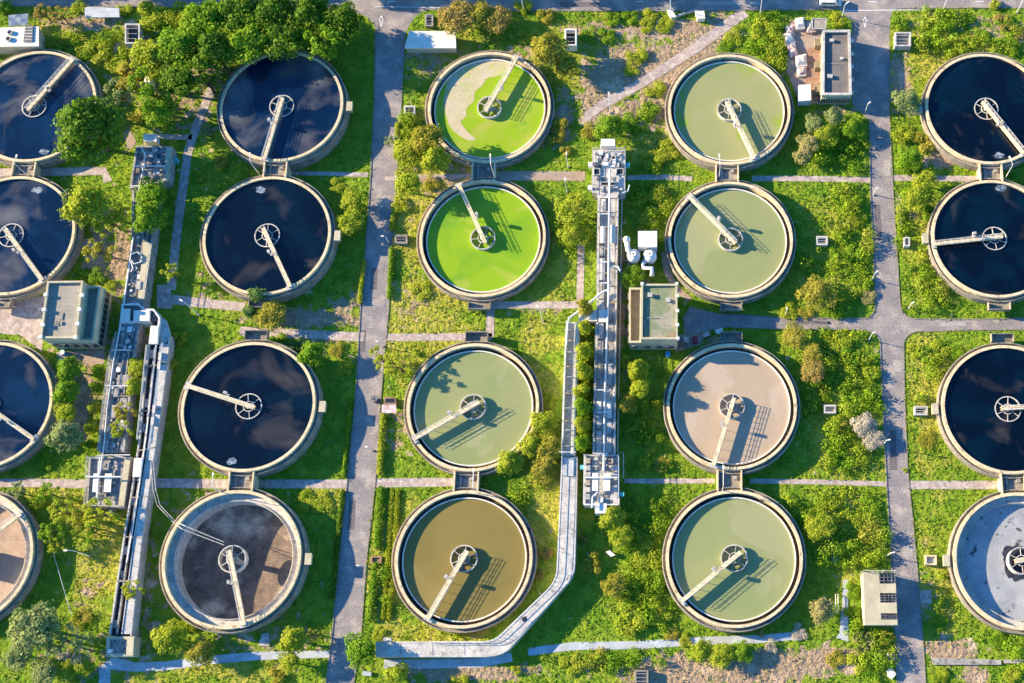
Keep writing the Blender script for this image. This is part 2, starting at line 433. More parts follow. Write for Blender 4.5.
YELL = [(430, 200, 50, 90, 1), (420, 320, 60, 60, 1), (390, 560, 25, 80, .9), (430, 640, 60, 20, .9), (540, 360, 30, 80, .7), (550, 510, 25, 60, 1), (560, 260, 25, 50, .6),
        (820, 240, 50, 70, .5), (930, 400, 30, 80, .8), (940, 60, 80, 50, .7), (930, 250, 30, 60, .7), (840, 440, 40, 60, .8), (850, 530, 40, 60, .6), (60, 50, 70, 30, 1),
        (105, 560, 30, 60, 1), (60, 500, 60, 25, .8), (200, 670, 100, 14, .8), (460, 60, 60, 40, .6), (320, 500, 40, 16, .8), (700, 25, 60, 20, .3), (580, 60, 70, 50, .6), (940, 580, 30, 80, .6), (640, 580, 50, 80, .3),
        (650, 140, 50, 30, .5), (40, 240, 30, 20, .4), (290, 200, 30, 20, .5), (235, 310, 20, 14, .7), (620, 670, 60, 20, .5), (0, 560, 80, 200, .2)]
def field(X, Y, spots):
    F = np.zeros(X.shape)
    for px, py, rx, ry, a in spots:
        cx, cy = W(px, py); sx = abs(W(px + rx, py)[0] - cx); sy = abs(W(px, py + ry)[1] - cy)
        F = np.maximum(F, a * np.exp(-(((X - cx) / sx) ** 2 + ((Y - cy) / sy) ** 2) ** 1.3 * .8))
    return F
def vnoise(X, Y, s, seed):
    g = np.random.RandomState(seed).rand(64, 64)
    x = (X / s) % 64; y = (Y / s) % 64
    x0 = np.floor(x).astype(int); y0 = np.floor(y).astype(int); fx = x - x0; fy = y - y0
    fx = fx * fx * (3 - 2 * fx); fy = fy * fy * (3 - 2 * fy)
    x0 %= 64; y0 %= 64; x1 = (x0 + 1) % 64; y1 = (y0 + 1) % 64
    return (g[x0, y0] * (1 - fx) + g[x1, y0] * fx) * (1 - fy) + (g[x0, y1] * (1 - fx) + g[x1, y1] * fx) * fy

# ------------------------------------------------------------------ ground: one sheet out to the horizon
gx = np.concatenate([[-1500, -800, -400, -230], np.arange(-185, 115, .6), [150, 300, 700, 1500]])
gy = np.concatenate([[-1500, -700, -250, -60], np.arange(-20, 195, .6), [240, 400, 900, 1700]])
GX, GY = np.meshgrid(gx, gy, indexing='ij')
nx, ny = GX.shape
co = np.stack([GX, GY, np.zeros_like(GX)], -1).reshape(-1, 3)
idx = np.arange(nx * ny).reshape(nx, ny)
DUG = [TANKS[('A', 4)], TANKS[('B', 4)]]      # the drained basins reach below the ground
fc = np.stack([idx[:-1, :-1], idx[1:, :-1], idx[1:, 1:], idx[:-1, 1:]], -1).reshape(-1, 4)
fcx = co[fc].mean(axis=1)
kp = np.ones(len(fc), bool)
for tx, ty in DUG: kp &= (fcx[:, 0] - tx) ** 2 + (fcx[:, 1] - ty) ** 2 > 13.42 ** 2
fc = fc[kp]
gm = bpy.data.meshes.new('ground')
gm.vertices.add(len(co)); gm.vertices.foreach_set('co', co.astype(np.float32).ravel())
gm.loops.add(fc.size); gm.loops.foreach_set('vertex_index', fc.astype(np.int32).ravel())
gm.polygons.add(len(fc)); gm.polygons.foreach_set('loop_start', np.arange(len(fc), dtype=np.int32) * 4)
gm.polygons.foreach_set('loop_total', np.full(len(fc), 4, dtype=np.int32))
gm.update(calc_edges=True)
for nm, sp in (('soil', SOIL), ('dry', YELL)):
    at = gm.attributes.new(nm, 'FLOAT', 'POINT'); at.data.foreach_set('value', field(GX, GY, sp).astype(np.float32).ravel())
mg = bpy.data.materials.new('grassy ground'); mg.use_nodes = True
nt = mg.node_tree; N = nt.nodes; L = nt.links
def nz(sc, det=6.0):
    n = N.new('ShaderNodeTexNoise'); n.inputs['Scale'].default_value = sc; n.inputs['Detail'].default_value = det
    g = N.new('ShaderNodeNewGeometry'); L.new(g.outputs['Position'], n.inputs['Vector']); return n.outputs[0]
def mr(f, a, b, c=0., d=1.):
    r = N.new('ShaderNodeMapRange'); r.inputs[1].default_value = a; r.inputs[2].default_value = b; r.inputs[3].default_value = c; r.inputs[4].default_value = d
    L.new(f, r.inputs[0]); return r.outputs[0]
def mx(f, a, b):
    x = N.new('ShaderNodeMix'); x.data_type = 'RGBA'; L.new(f, x.inputs[0])
    for s, v in ((6, a), (7, b)):
        if isinstance(v, tuple): x.inputs[s].default_value = (*v, 1)
        else: L.new(v, x.inputs[s])
    return x.outputs[2]
def attr(nm):
    a = N.new('ShaderNodeAttribute'); a.attribute_name = nm; return a.outputs['Fac']
def ma(op, a, b):
    x = N.new('ShaderNodeMath'); x.operation = op
    for i, v in enumerate((a, b)):
        if isinstance(v, float): x.inputs[i].default_value = v
        else: L.new(v, x.inputs[i])
    return x.outputs[0]
gcol = mx(mr(nz(.35), .4, .6), (.13, .235, .016), (.22, .30, .025))
dry = mx(mr(nz(.6), .4, .6), (.30, .32, .03), (.40, .36, .07))
gcol = mx(mr(ma('ADD', attr('dry'), mr(nz(.22), .3, .7, -.45, .45)), .35, .75), gcol, dry)
soil = mx(mr(nz(.9), .35, .65), (.42, .30, .20), (.30, .22, .14))
soil = mx(mr(nz(.25), .55, .7), soil, (.55, .42, .30))
gcol = mx(mr(ma('ADD', attr('soil'), mr(nz(.5), .3, .7, -.5, .5)), .35, .62), gcol, soil)
hs = N.new('ShaderNodeHueSaturation'); L.new(gcol, hs.inputs['Color']); L.new(mr(nz(3.5, 5.), .3, .7, .6, 1.4), hs.inputs['Value'])
b = N['Principled BSDF']; L.new(hs.outputs[0], b.inputs['Base Color']); b.inputs['Roughness'].default_value = .95; b.inputs['Specular IOR Level'].default_value = .1
bp = N.new('ShaderNodeBump'); bp.inputs['Strength'].default_value = .9; bp.inputs['Distance'].default_value = .5
L.new(nz(1.1, 6.), bp.inputs['Height']); L.new(bp.outputs[0], b.inputs['Normal'])
gm.materials.append(mg)
tag(link('ground', gm), kind='structure')

# ------------------------------------------------------------------ roads, paths, kerbs
def sheet(name, poly, z, mat, kind='structure', thick=None):
    mb = MB()
    if thick: mb.prism(poly, z - thick, z)
    else:
        a = sum(poly[i][0] * poly[(i + 1) % len(poly)][1] - poly[(i + 1) % len(poly)][0] * poly[i][1] for i in range(len(poly)))
        if a < 0: poly = poly[::-1]
        mb.add([(x, y, z) for x, y in poly], [tuple(range(len(poly)))])
    o = mb.build(name, mat)
    # concave outlines need a clean triangulation
    import bmesh
    bm = bmesh.new(); bm.from_mesh(o.data); bmesh.ops.triangulate(bm, faces=bm.faces[:], ngon_method='EAR_CLIP'); bm.to_mesh(o.data); bm.free()
    return tag(o, kind=kind)
for i, (nm, p) in enumerate(ROADS.items()):
    sheet(nm, WP(p), .012 + .004 * i, M['asphalt'])
def kerb(pts, name='kerb'):
    a, b = strip(pts, .22); mb = MB()
    for i in range(len(a) - 1): mb.prism([a[i], a[i + 1], b[i + 1], b[i]], -.05, .12)
    return tag(mb.build(name, M['kerb']), kind='structure')
R1L = [(376, 30), (375, 100), (371, 180), (366, 250), (361, 310), (356, 400), (348, 480), (340, 560), (332, 640), (326, 690)]
R1R = [(404, 40), (401, 100), (396, 180), (391, 250), (388, 310), (380, 400), (375, 480), (366, 560), (360, 640), (352, 690)]
kerb([(x - .6, y) for x, y in R1L]); kerb([(x + .6, y) for x, y in R1R])
kerb([(889.6, 46), (889.6, 120), (893.6, 200), (898.6, 280)] + arc((899.6, 300), (900.6, 317.5), (915, 319)) + [(980, 319.5), (1100, 315.5)])
kerb([(869.4, 120), (870.4, 190), (873.4, 250)] + arc((875.4, 300), (875.5, 316.5), (866, 318.5)) + [(860, 318.5), (776, 317.5), (722, 313.5)])
kerb([(1100, 328.5), (960, 330.5)] + arc((920, 331.5), (904.6, 332.5), (903.6, 345)) + [(904.6, 400), (907.6, 470), (914.6, 540), (921.6, 620), (926, 690)])
kerb([(730, 327.5), (776, 328.5), (860, 330)] + arc((862, 330), (877.5, 331), (880.4, 342)) + [(880.4, 350), (882.4, 400), (886.4, 480), (891.4, 560), (895.4, 640), (897, 690)])
kerb([(-60, 5.5), (60, 6.5), (300, 8.5), (355, 13)]); kerb([(435, 10), (520, 11), (700, 11), (836, 9.5)]); kerb([(896, 8.6), (1000, 8), (1100, 7.6)])
for nm, mt, p, w in PATHS:
    a, b = strip(p, w); mb = MB()
    for i in range(len(a) - 1): mb.prism([a[i], a[i + 1], b[i + 1], b[i]], -.05, .045 if nm == 'path' else .05)
    tag(mb.build('path', M[mt]), kind='structure')
for nm, mt, p in YARDS: sheet('yard', WP(p), .028, M[mt])
# repaired patches in the asphalt
M['patch'] = material('dark asphalt repair', (.17, .15, .15), (.13, .12, .12), .6, fine=.2)
M['patch_pale'] = material('pale concrete repair', (.42, .37, .33), (.36, .32, .29), .6, fine=.2)
for q, mt in (([(360, 330), (366, 330), (365, 352), (359, 352)], 'patch'), ([(378, 196), (390, 196), (389.5, 207), (377, 207)], 'patch_pale'), ([(372, 268), (378, 268), (376.5, 290), (370.5, 290)], 'patch'), ([(349, 500), (356, 500), (354, 530), (347, 530)], 'patch'),
              ([(362, 470), (372, 470), (371.5, 478), (361, 478)], 'patch_pale'), ([(874, 205), (880, 205), (882, 240), (876, 240)], 'patch'), ([(884, 160), (890, 160), (890.5, 176), (884.5, 176)], 'patch_pale'), ([(893, 360), (901, 360), (902, 372), (894, 372)], 'patch_pale'),
              ([(889, 430), (896, 430), (897, 470), (890, 470)], 'patch'), ([(902, 545), (912, 545), (913, 556), (903, 556)], 'patch_pale'), ([(790, 320.5), (830, 321), (830, 324.5), (790, 324)], 'patch'), ([(940, 322), (966, 322), (966, 326), (940, 326.5)], 'patch_pale'), ([(560, 2), (600, 2), (600, 7), (560, 7)], 'patch'),
              ([(700, 1), (760, 1), (760, 5), (700, 5)], 'patch_pale')):
    sheet('road_patch', WP(q), .0265, M[mt])
# painted markings
def marking(quads, name='road_marking'):
    mb = MB()
    for q in quads:
        pts = WP(q)
        a = sum(pts[i][0] * pts[(i + 1) % len(pts)][1] - pts[(i + 1) % len(pts)][0] * pts[i][1] for i in range(len(pts)))
        if a < 0: pts = pts[::-1]
        mb.add([(x, y, .030) for x, y in pts], [tuple(range(len(pts)))])
    return tag(mb.build(name, M['paint']), kind='structure')
def give_way(x, y, h):
    o = h * .2; t = .9
    marking([[(x - o, y), (x + o, y), (x + o - t * .4, y + t * 2), (x - o + t * .4, y + t * 2)],
             [(x - o, y), (x - o + t, y), (x + t * .5, y + h), (x - t * .5, y + h)],
             [(x + o - t, y), (x + o, y), (x + t * .5, y + h), (x - t * .5, y + h)]])
give_way(381.3, 16, 12.5); give_way(865, 17, 12)
marking([[(374, 6.3), (440, 7.3), (440, 8), (374, 7)]]); marking([[(840, 10.2), (925, 9.4), (925, 10.2), (840, 11)]])
for x in (391, 640, 873, 980): marking([[(x - 4, 1.2), (x + 4, 1.2), (x + 4, 2.0), (x - 4, 2.0)]])
marking([[(300, 7.2 - 5), (340, 3.2), (340, 3.8), (300, 2.8)]])

# ------------------------------------------------------------------ tanks
ROWN = {1: 'top row', 2: 'second row', 3: 'third row', 4: 'bottom row'}
COLN = {'A': 'far left column', 'B': 'second column from the left', 'C': 'middle column', 'D': 'fourth column from the left', 'E': 'far right column'}
NS = 112
def smooth_loop(p, k=5):
    n = len(p); out = []
    for i in range(n):
        p0, p1, p2, p3 = p[i - 1], p[i], p[(i + 1) % n], p[(i + 2) % n]
        for j in range(k):
            t = j / k
            out.append(tuple(.5 * (2 * p1[c] + (p2[c] - p0[c]) * t + (2 * p0[c] - 5 * p1[c] + 4 * p2[c] - p3[c]) * t * t + (3 * p1[c] - p0[c] - 3 * p2[c] + p3[c]) * t ** 3) for c in (0, 1)))
    return out
def cache(fn, store={}):
    if fn not in store: store[fn] = fn()
    return store[fn]
def m_wall():      # the tall inner wall with its cream painted top
    return MB().lathe([(12.72, -9.5), (13.28, -9.5), (13.28, 0), (12.72, 0)], NS).mesh('tank_wall', M['cream'])
def m_coping():
    return MB().lathe([(12.66, .003), (13.22, .003), (13.22, .10), (12.66, .10)], NS).mesh('coping', M['cream'])
def m_walk():      # outer walkway ledge and its low parapet
    return MB().lathe([(13.285, -6.4), (13.98, -6.4), (13.98, -.55), (13.80, -.55), (13.80, -.95), (13.285, -.95)], NS).mesh('walkway', M['concrete'])
def m_orail():
    mb = MB()
    mb.lathe([(13.89 + .035 * cos(a), -.30 + .035 * sin(a)) for a in (0, 1.57, 3.14, 4.71)], NS)
    for k in range(40):
        a = 2 * pi * k / 40; mb.tube([(13.87 * cos(a), 13.87 * sin(a), -.54), (13.87 * cos(a), 13.87 * sin(a), -.30)], .035, 4)
    return mb.mesh('handrail', M['steel'])
def m_weir():
    mb = MB().lathe([(11.78, -2.2), (12.0, -2.2), (12.0, -.72), (11.78, -.72)], NS)
    return mb.mesh('weir', M['white'])
def m_launder():
    return MB().lathe([(12.0, -2.1), (12.72, -2.1), (12.72, -1.95), (12.0, -1.95)], NS).mesh('launder', M['dark_wall'])
def m_launder_dry():
    return MB().lathe([(11.3, -1.5), (12.72, -1.5), (12.72, -1.2), (11.3, -1.2)], NS).mesh('launder', M['pale'])
def m_well():      # feed well: hung ring with cross beams
    mb = MB().lathe([(2.45, -1.9), (2.62, -1.9), (2.55, -.2), (2.45, -.2)], 48)
    mb.lathe([(2.43, -.199), (2.64, -.199), (2.64, -.12), (2.43, -.12)], 48)
    return mb.mesh('feed_well', M['pale'])
def m_spokes():
    mb = MB()
    for k in range(6):
        a = k * pi / 3 + .15
        mb.bar((1.05 * cos(a), 1.05 * sin(a), -.14), (2.44 * cos(a), 2.44 * sin(a), -.14), .11, .2)
    mb.lathe([(.95, -.4), (1.1, -.4), (1.1, -.12), (.95, -.12)], 28)
    return mb.mesh('spokes', M['pale'])
def m_column(depth=9.0):
    mb = MB().lathe([(.0, -depth), (.55, -depth), (.55, .25), (.0, .25)], 20, closed=False)
    return mb.mesh('centre_column', M['steel'])
def bridge_len(L0=-1.6, L1=13.1, w=.7):
    """girder along +x from the centre to the wall"""
    mb = MB()
    mb.bar((L0, 0, .62), (L1, 0, .62), w, .10)
    mb.bar((L0, w / 2 - .05, .52), (L1, w / 2 - .05, .52), .1, .5); mb.bar((L0, -w / 2 + .05, .52), (L1, -w / 2 + .05, .52), .1, .5)
    return mb.mesh('bridge_deck', M['cream'])
def m_bridge(): return bridge_len()
def m_brail():
    mb = MB()
    for h in (.55, 1.0): mb.bar((-1.5, 0, .62 + h), (13.0, 0, .62 + h), .055, .055)
    n = 12
    for k in range(n + 1):
        x = -1.5 + 14.5 * k / n; mb.bar((x, 0, .62), (x, 0, .62 + 1.0), .05, .05)
    return mb.mesh('handrail', M['white'])
def m_wheel():
    mb = MB()
    mb.rbox(13.0, 0, .9, 1.7, .10, .42)
    for s in (-.65, .65):
        mb.tube([(12.93, s - .12, .28), (12.93, s + .12, .28)], .17, 12)
    return mb.mesh('wheel_carriage', M['steel'])
def m_cab():
    mb = MB().rbox(4.6, -.85, .7, .5, 1.5, 2.3).tube([(4.4, -.7, .5), (4.4, -.7, 1.5)], .05, 6).tube([(4.8, -.7, .5), (4.8, -.7, 1.5)], .05, 6).rbox(4.6, -.72, .7, .5, .5, .56)
    return mb.mesh('control_box', M['steel'])
def m_scraper():
    mb = MB()
    for x in (5, 7, 9, 11): mb.bar((x, .3, .5), (x, .3, -1.1), .07, .07)
    mb.bar((4.6, .3, -.95), (11.7, .3, -.95), .06, .25)
    return mb.mesh('scum_skimmer', M['steel'])
for f in (m_wall,): cache(f)

BR = {('A',1):((40,105),(80,60)),('A',2):((17,233),(49,277)),('A',3):((-4,408),(37,437)),('A',4):((-35,556),(15,519)),
      ('B',1):((281,105),(266,155)),('B',2):((267,235),(290,285)),('B',3):((249,407),(190,388)),('B',4):((234,560),(246,620)),
      ('C',1):((489,108),(517,60)),('C',2):((483,237),(460,187)),('C',3):((474,406),(414,440)),('C',4):((463,557),(427,619)),
      ('D',1):((728,110),(751,158)),('D',2):((730,238),(688,196)),('D',3):((732,406),(713,468)),('D',4):((734,556),(681,600)),
      ('E',1):((985,109),(1022,155)),('E',2):((995,238),(932,245)),('E',3):((1009,408),(1075,405)),('E',4):((1015,560),(1080,550))}
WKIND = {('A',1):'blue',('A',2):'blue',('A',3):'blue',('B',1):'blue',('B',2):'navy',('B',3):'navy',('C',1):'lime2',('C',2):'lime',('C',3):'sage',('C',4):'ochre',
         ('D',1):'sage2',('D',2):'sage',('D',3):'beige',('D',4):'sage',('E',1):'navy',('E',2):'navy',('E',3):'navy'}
WTXT = {'blue':'deep blue water','navy':'near-black navy water','lime':'plain bright lime green water','lime2':'lime green water and a beige scum sheet','sage':'sage green water',
        'sage2':'yellowish sage water','beige':'pinkish beige sludge','ochre':'ochre brown water'}
DRY = {('A',4):('bed_brown','drained circular tank with a brown floor'),('B',4):('bed_dark','drained circular tank with a dark purplish floor'),('E',4):('bed_grey','drained circular tank with a bluish grey floor')}
FULL = {k for k, v in WKIND.items() if v in ('blue', 'navy')}
for (c, r), (tx, ty) in TANKS.items():
    rim = RIM[c]
    if (c, r) in DRY: lab = '%s, %s, %s' % (DRY[(c, r)][1], ROWN[r], COLN[c])
    else: lab = 'round settling tank of %s, %s, %s' % (WTXT[WKIND[(c, r)]], ROWN[r], COLN[c])
    t = empty('settling_tank', (tx, ty, 0), lab, 'tank', 'round settling tanks of the treatment plant')
    t.scale = (TANK_AT[(c, r)][2], TANK_AT[(c, r)][2], 1.0)
    up = (0, 0, rim)
    w = link('tank_wall', cache(m_wall), t, up); link('coping', cache(m_coping), w)
    wk = link('walkway', cache(m_walk), t, up); link('handrail', cache(m_orail), wk)
    p0, p1 = W(*BR[(c, r)][0], rim + .6), W(*BR[(c, r)][1], rim + .6)
    a = atan2(p1[1] - p0[1], p1[0] - p0[0])
    rs = random.Random(hash(c) if False else ord(c) * 10 + r)
    if (c, r) in DRY:
        link('launder', cache(m_launder_dry), t, up)
        fd = {'A': -4.2, 'B': -6.6, 'E': -2.45}[c]; fe = {'A': 1.0, 'B': 1.7, 'E': .55}[c]
        mb = MB().lathe([(12.70, -1.7), (12.70, -1.5), (11.32, -1.5), (11.32, -1.7)], NS, zo=0)
        mb2 = MB().lathe([(11.30, -1.25), (11.42, -1.25), (11.42, -.9), (11.30, -.9)], NS); link('weir', mb2.mesh('weir', M['pale']), t, up)
        fl = MB().lathe([(12.715, -1.6), (12.715, fd + fe), (9.0, fd + fe * .7), (4.0, fd + fe * .3), (.6, fd), (0, fd)], NS, closed=False)
        o = link('basin_floor', fl.mesh('basin_floor', M[DRY[(c, r)][0]]), t, up)
        ws = MB().lathe([(11.5, fd + fe * .8), (11.6, fd + fe + .02), (11.30, -1.51), (11.22, -1.51), (11.22, fd + fe * .8)], NS)
        link('inner_lining', ws.mesh('inner_lining', M['pale']), t, up)
        if c == 'E':
            q = MB()
            rw = random.Random(3); n_ = 40; ri = [3.3 + .5 * sin(3 * k * 2 * pi / n_ + 1) * rw.random() + rw.uniform(-.3, .3) for k in range(n_)]
            q.add([(.5 * cos(2 * pi * k / n_), .5 * sin(2 * pi * k / n_), fd + .02) for k in range(n_)] + [(ri[k] * cos(2 * pi * k / n_), ri[k] * sin(2 * pi * k / n_), fd + fe * .3 * (ri[k] / 4) + .05) for k in range(n_)], [(k, (k + 1) % n_, n_ + (k + 1) % n_, n_ + k) for k in range(n_)]); link('wet_patch', q.mesh('wet_patch', M['wet']), t, up)
    elif (c, r) in FULL:
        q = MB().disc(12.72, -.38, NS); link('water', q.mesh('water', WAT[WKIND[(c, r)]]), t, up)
    else:
        link('weir', cache(m_weir), t, up); link('launder', cache(m_launder), t, up)
        q = MB().disc(11.79, -.98, NS); link('water', q.mesh('water', WAT[WKIND[(c, r)]]), t, up)
    fw = link('feed_well', cache(m_well), t, up, rz=rs.random() * .6); link('spokes', cache(m_spokes), fw)
    link('centre_column', cache(m_column), t, (0, 0, rim))
    bd = link('bridge_deck', cache(m_bridge), t, up, a)
    for s in (-.35, .35): link('handrail', cache(m_brail), bd, (0, s, 0))
    link('wheel_carriage', cache(m_wheel), bd)
    link('control_box', cache(m_cab), bd, rz=0)
    if (c, r) not in FULL and (c, r) not in DRY: link('scum_skimmer', cache(m_scraper), bd)
    if c == 'B' or c == 'E':   # small outlet box on the outer wall
        s = 0.0 if c == 'B' else pi
        q = MB().rbox(14.0 + .55 + .003, 0, 1.05, 2.0, -1.3, -.15).rbox(14.0 + .55, 0, 1.25, 2.2, -.149, -.06)
        link('outlet_box', q.mesh('outlet_box', M['cream_wall']), t, up, s)
    if (c, r) in (('C', 2), ('D', 2), ('E', 2), ('A', 2), ('B', 2)) or (c, r) in (('D', 3), ('E', 3), ('C', 3), ('B', 3)):
        s = -pi / 2 if r == 2 else pi / 2
        q = MB().rbox(14.9, 0, 1.8, 4.6, -1.2, -.95).rbox(15.75, 0, .15, 4.6, -.949, .1).rbox(14.9, 2.25, 1.55, .12, -.949, .1).rbox(14.9, -2.25, 1.55, .12, -.949, .1)
        link('access_platform', q.mesh('access_platform', M['concrete']), t, up, s)
    if (c, r) == ('C', 1):     # the floating scum is a shape of its own, thin on the water
        pts = WP([(462, 66), (480, 61), (500, 60), (514, 66), (509, 70), (499, 76), (488, 78), (482, 86), (475, 92), (474, 101), (467, 108), (466, 116), (461, 122), (468, 132), (476, 139), (468, 140), (456, 133), (450, 126), (446, 114), (444, 100), (447, 84), (453, 74)], rim - .97)
        q = MB().prism(smooth_loop(pts), rim - .979, rim - .965)
        tag(q.build('scum_sheet', M['scum'], t), 'beige sheet of scum on the lime water')

# link chambers between neighbouring tanks
for c in 'ABCDE':
    for (ra, rb) in ((1, 2), (3, 4)):
        if c == 'A' and ra == 3: continue
        (xa, ya), (xb, yb) = TANKS[(c, ra)], TANKS[(c, rb)]
        rim = RIM[c]; x = xa + (-.6 if c in 'CD' else 0); y0, y1 = yb + 13.6, ya - 13.6
        t = empty('link_chamber', (x, (y0 + y1) / 2, 0), 'concrete link chamber between the %s and %s tanks, %s' % (ROWN[ra], ROWN[rb], COLN[c]), 'chamber', 'chambers joining neighbouring tanks')
        mb = MB().box(x - 2.2, x + 2.2, y0, y1, -.2, rim - 1.0); mb.build('floor_slab', M['concrete'], t)
        MB().box(x - 2.5, x - 2.203, y0 - .5, y1 + .5, -.2, rim - .05).build('side_wall', M['cream'], t); MB().box(x + 2.203, x + 2.5, y0 - .5, y1 + .5, -.2, rim - .05).build('side_wall', M['cream'], t)
        mb = MB().tube([(x - 1.2, y0, rim - .8), (x - 1.2, y1, rim - .8)], .18, 8); mb.build('pipe', M['stone'], t)
        MB().rbox(x + 1.1, (y0 + y1) / 2 + .7, .7, .7, rim - .99, rim - .5).build('valve_box', M['stone'], t)
# ------------------------------------------------------------------ distribution channels
def centre_of(poly): return (sum(p[0] for p in poly) / len(poly), sum(p[1] for p in poly) / len(poly))
def inset(poly, d):
    """shrink a convex-ish outline towards its centre lines by d metres"""
    n = len(poly)
    a = sum(poly[i][0] * poly[(i + 1) % n][1] - poly[(i + 1) % n][0] * poly[i][1] for i in range(n))
    s = 1 if a > 0 else -1; out = []
    for i in range(n):
        p0, p1, p2 = (Vector(poly[j % n]) for j in (i - 1, i, i + 1))
        d1 = (p1 - p0).normalized(); d2 = (p2 - p1).normalized()
        n1 = Vector((-d1.y, d1.x)) * s; n2 = Vector((-d2.y, d2.x)) * s
        m = (n1 + n2); k = m.dot(n1); m = m / max(k, .35)
        out.append(tuple(p1 + m * d))
    return out
def frame_wall(mb, poly, z0, z1, t):
    q = inset(poly, t); n = len(poly)
    for i in range(n):
        mb.prism([poly[i], poly[(i + 1) % n], q[(i + 1) % n], q[i]], z0, z1)
def zpts(pts, z): return [(*W(a, b, z), z) for a, b in pts]

def channel(L, R_, z, label, water_mat, wall_mat='stone', wt=.35, walk=None, cross=6, name='water_channel', lid=None):
    """open concrete channel between a left and a right pixel line (as seen at height z)"""
    A, B = WP(L, z), WP(R_, z); n = len(A)
    c = centre_of(A + B); t = empty(name, (c[0], c[1], 0), label, 'channel', 'raised distribution channels')
    def lerp(i, f): return (A[i][0] + (B[i][0] - A[i][0]) * f, A[i][1] + (B[i][1] - A[i][1]) * f)
    wid = [hypot(A[i][0] - B[i][0], A[i][1] - B[i][1]) for i in range(n)]
    def band(f0, f1, z0, z1, mb):
        for i in range(n - 1):
            mb.prism([lerp(i, f0[i]), lerp(i + 1, f0[i + 1]), lerp(i + 1, f1[i + 1]), lerp(i, f1[i])], z0, z1)
        return mb
    o = [0.0] * n; e = [1.0] * n; a = [wt / w for w in wid]; bq = [1 - wt / w for w in wid]
    band(o, a, 0, z, MB()).build('side_wall', M[wall_mat], t); band(bq, e, 0, z, MB()).build('side_wall', M[wall_mat], t)
    band(a, bq, 0, z - 1.3, MB()).build('channel_bed', M['stone'], t)
    if lid: band(a, bq, z - .28, z - .06, MB()).build('cover_slab', M[lid], t)
    else: band([x + .002 for x in a], [x - .002 for x in bq], z - .85, z - .75, MB()).build('water', water_mat, t)
    if walk:   # a walkway slab along a fraction range, slightly proud
        band([walk[0]] * n, [walk[1]] * n, z + .003, z + .14, MB()).build('walkway', M['pale'], t)
    mb = MB(); tot = 0; segs = []
    for i in range(n - 1): segs.append(hypot(lerp(i, .5)[0] - lerp(i + 1, .5)[0], lerp(i, .5)[1] - lerp(i + 1, .5)[1]))
    tot = sum(segs); rr = random.Random(int(abs(c[0]) * 10))
    k = 0; s = cross * .6
    while s < tot - 1:
        q = s; i = 0
        while q > segs[i]: q -= segs[i]; i += 1
        f = q / segs[i]; p = Vector(lerp(i, 0)).lerp(Vector(lerp(i + 1, 0)), f); r2 = Vector(lerp(i, 1)).lerp(Vector(lerp(i + 1, 1)), f)
        wb = .22 + .2 * rr.random()
        if not lid: MB().bar((p.x, p.y, z + .05), (r2.x, r2.y, z + .05), wb, .25).build('cross_beam', M['concrete'], t)
        s += cross * (.6 + .8 * rr.random())
    return t
def pipe(pts, z, r, parent, name='pipe', mat='white'):
    return MB().tube(zpts(pts, z), r, 8).build(name, M[mat], parent)
def plate(pts, z, parent, name='cover_panel', mat='panel', th=.12):
    return MB().prism(WP(pts, z), z - th, z).build(name, M[mat], parent)
def rail(pts, z, parent, name='handrail', mat='white', h=1.05, step=2.0):
    P = [Vector(p) for p in zpts(pts, z)]; mb = MB()
    for i in range(len(P) - 1):
        for hh in (h * .55, h): mb.bar(P[i] + Vector((0, 0, hh)), P[i + 1] + Vector((0, 0, hh)), .07, .07)
        d = (P[i + 1] - P[i]).length; m = max(1, int(d / step))
        for k in range(m + 1):
            q = P[i].lerp(P[i + 1], k / m); mb.bar(q, q + Vector((0, 0, h)), .06, .06)
    return mb.build(name, M[mat], parent)
def clutter(poly, z, parent, n, seed, mats=('steel', 'darksteel', 'stone'), hmax=.7, smin=.4, smax=1.5, grid=True):
    """machinery on a deck: boxes, gratings and hand wheels on a loose grid, one part per piece"""
    rr = random.Random(seed); xs = [p[0] for p in poly]; ys = [p[1] for p in poly]; done = []; tries = 0
    while len(done) < n and tries < 4000:
        tries += 1
        x = rr.uniform(min(xs), max(xs)); y = rr.uniform(min(ys), max(ys)); w = rr.uniform(smin, smax); d = rr.uniform(smin, smax)
        cs = [(x - w/2, y - d/2), (x + w/2, y - d/2), (x + w/2, y + d/2), (x - w/2, y + d/2)]
        if not all(inpoly(np.array([a]), np.array([b]), poly)[0] for a, b in cs): continue
        if any(abs(x - q[0]) < (w + q[2]) / 2 + .12 and abs(y - q[1]) < (d + q[3]) / 2 + .12 for q in done): continue
        done.append((x, y, w, d)); h = rr.uniform(.08, hmax) ; k = rr.random()
        mb = MB()
        if k < .55: mb.rbox(x, y, w, d, z + .003, z + h).rbox(x, y, w * .8, d * .8, z + h, z + h + .05); nm = 'equipment_box'
        elif k < .8:
            for i in range(6): mb.rbox(x - w / 2 + w * (i + .5) / 6, y, w / 12, d, z + .003, z + .12)
            nm = 'grating'
        else: mb.tube([(x, y, z + .003), (x, y, z + h + .3)], .08, 6).tube([(x, y, z + h + .3), (x, y, z + h + .36)], w * .4, 12); nm = 'hand_wheel'
        mb.build(nm, M[rr.choice(mats)], parent)
    return parent

Z1 = 3.0
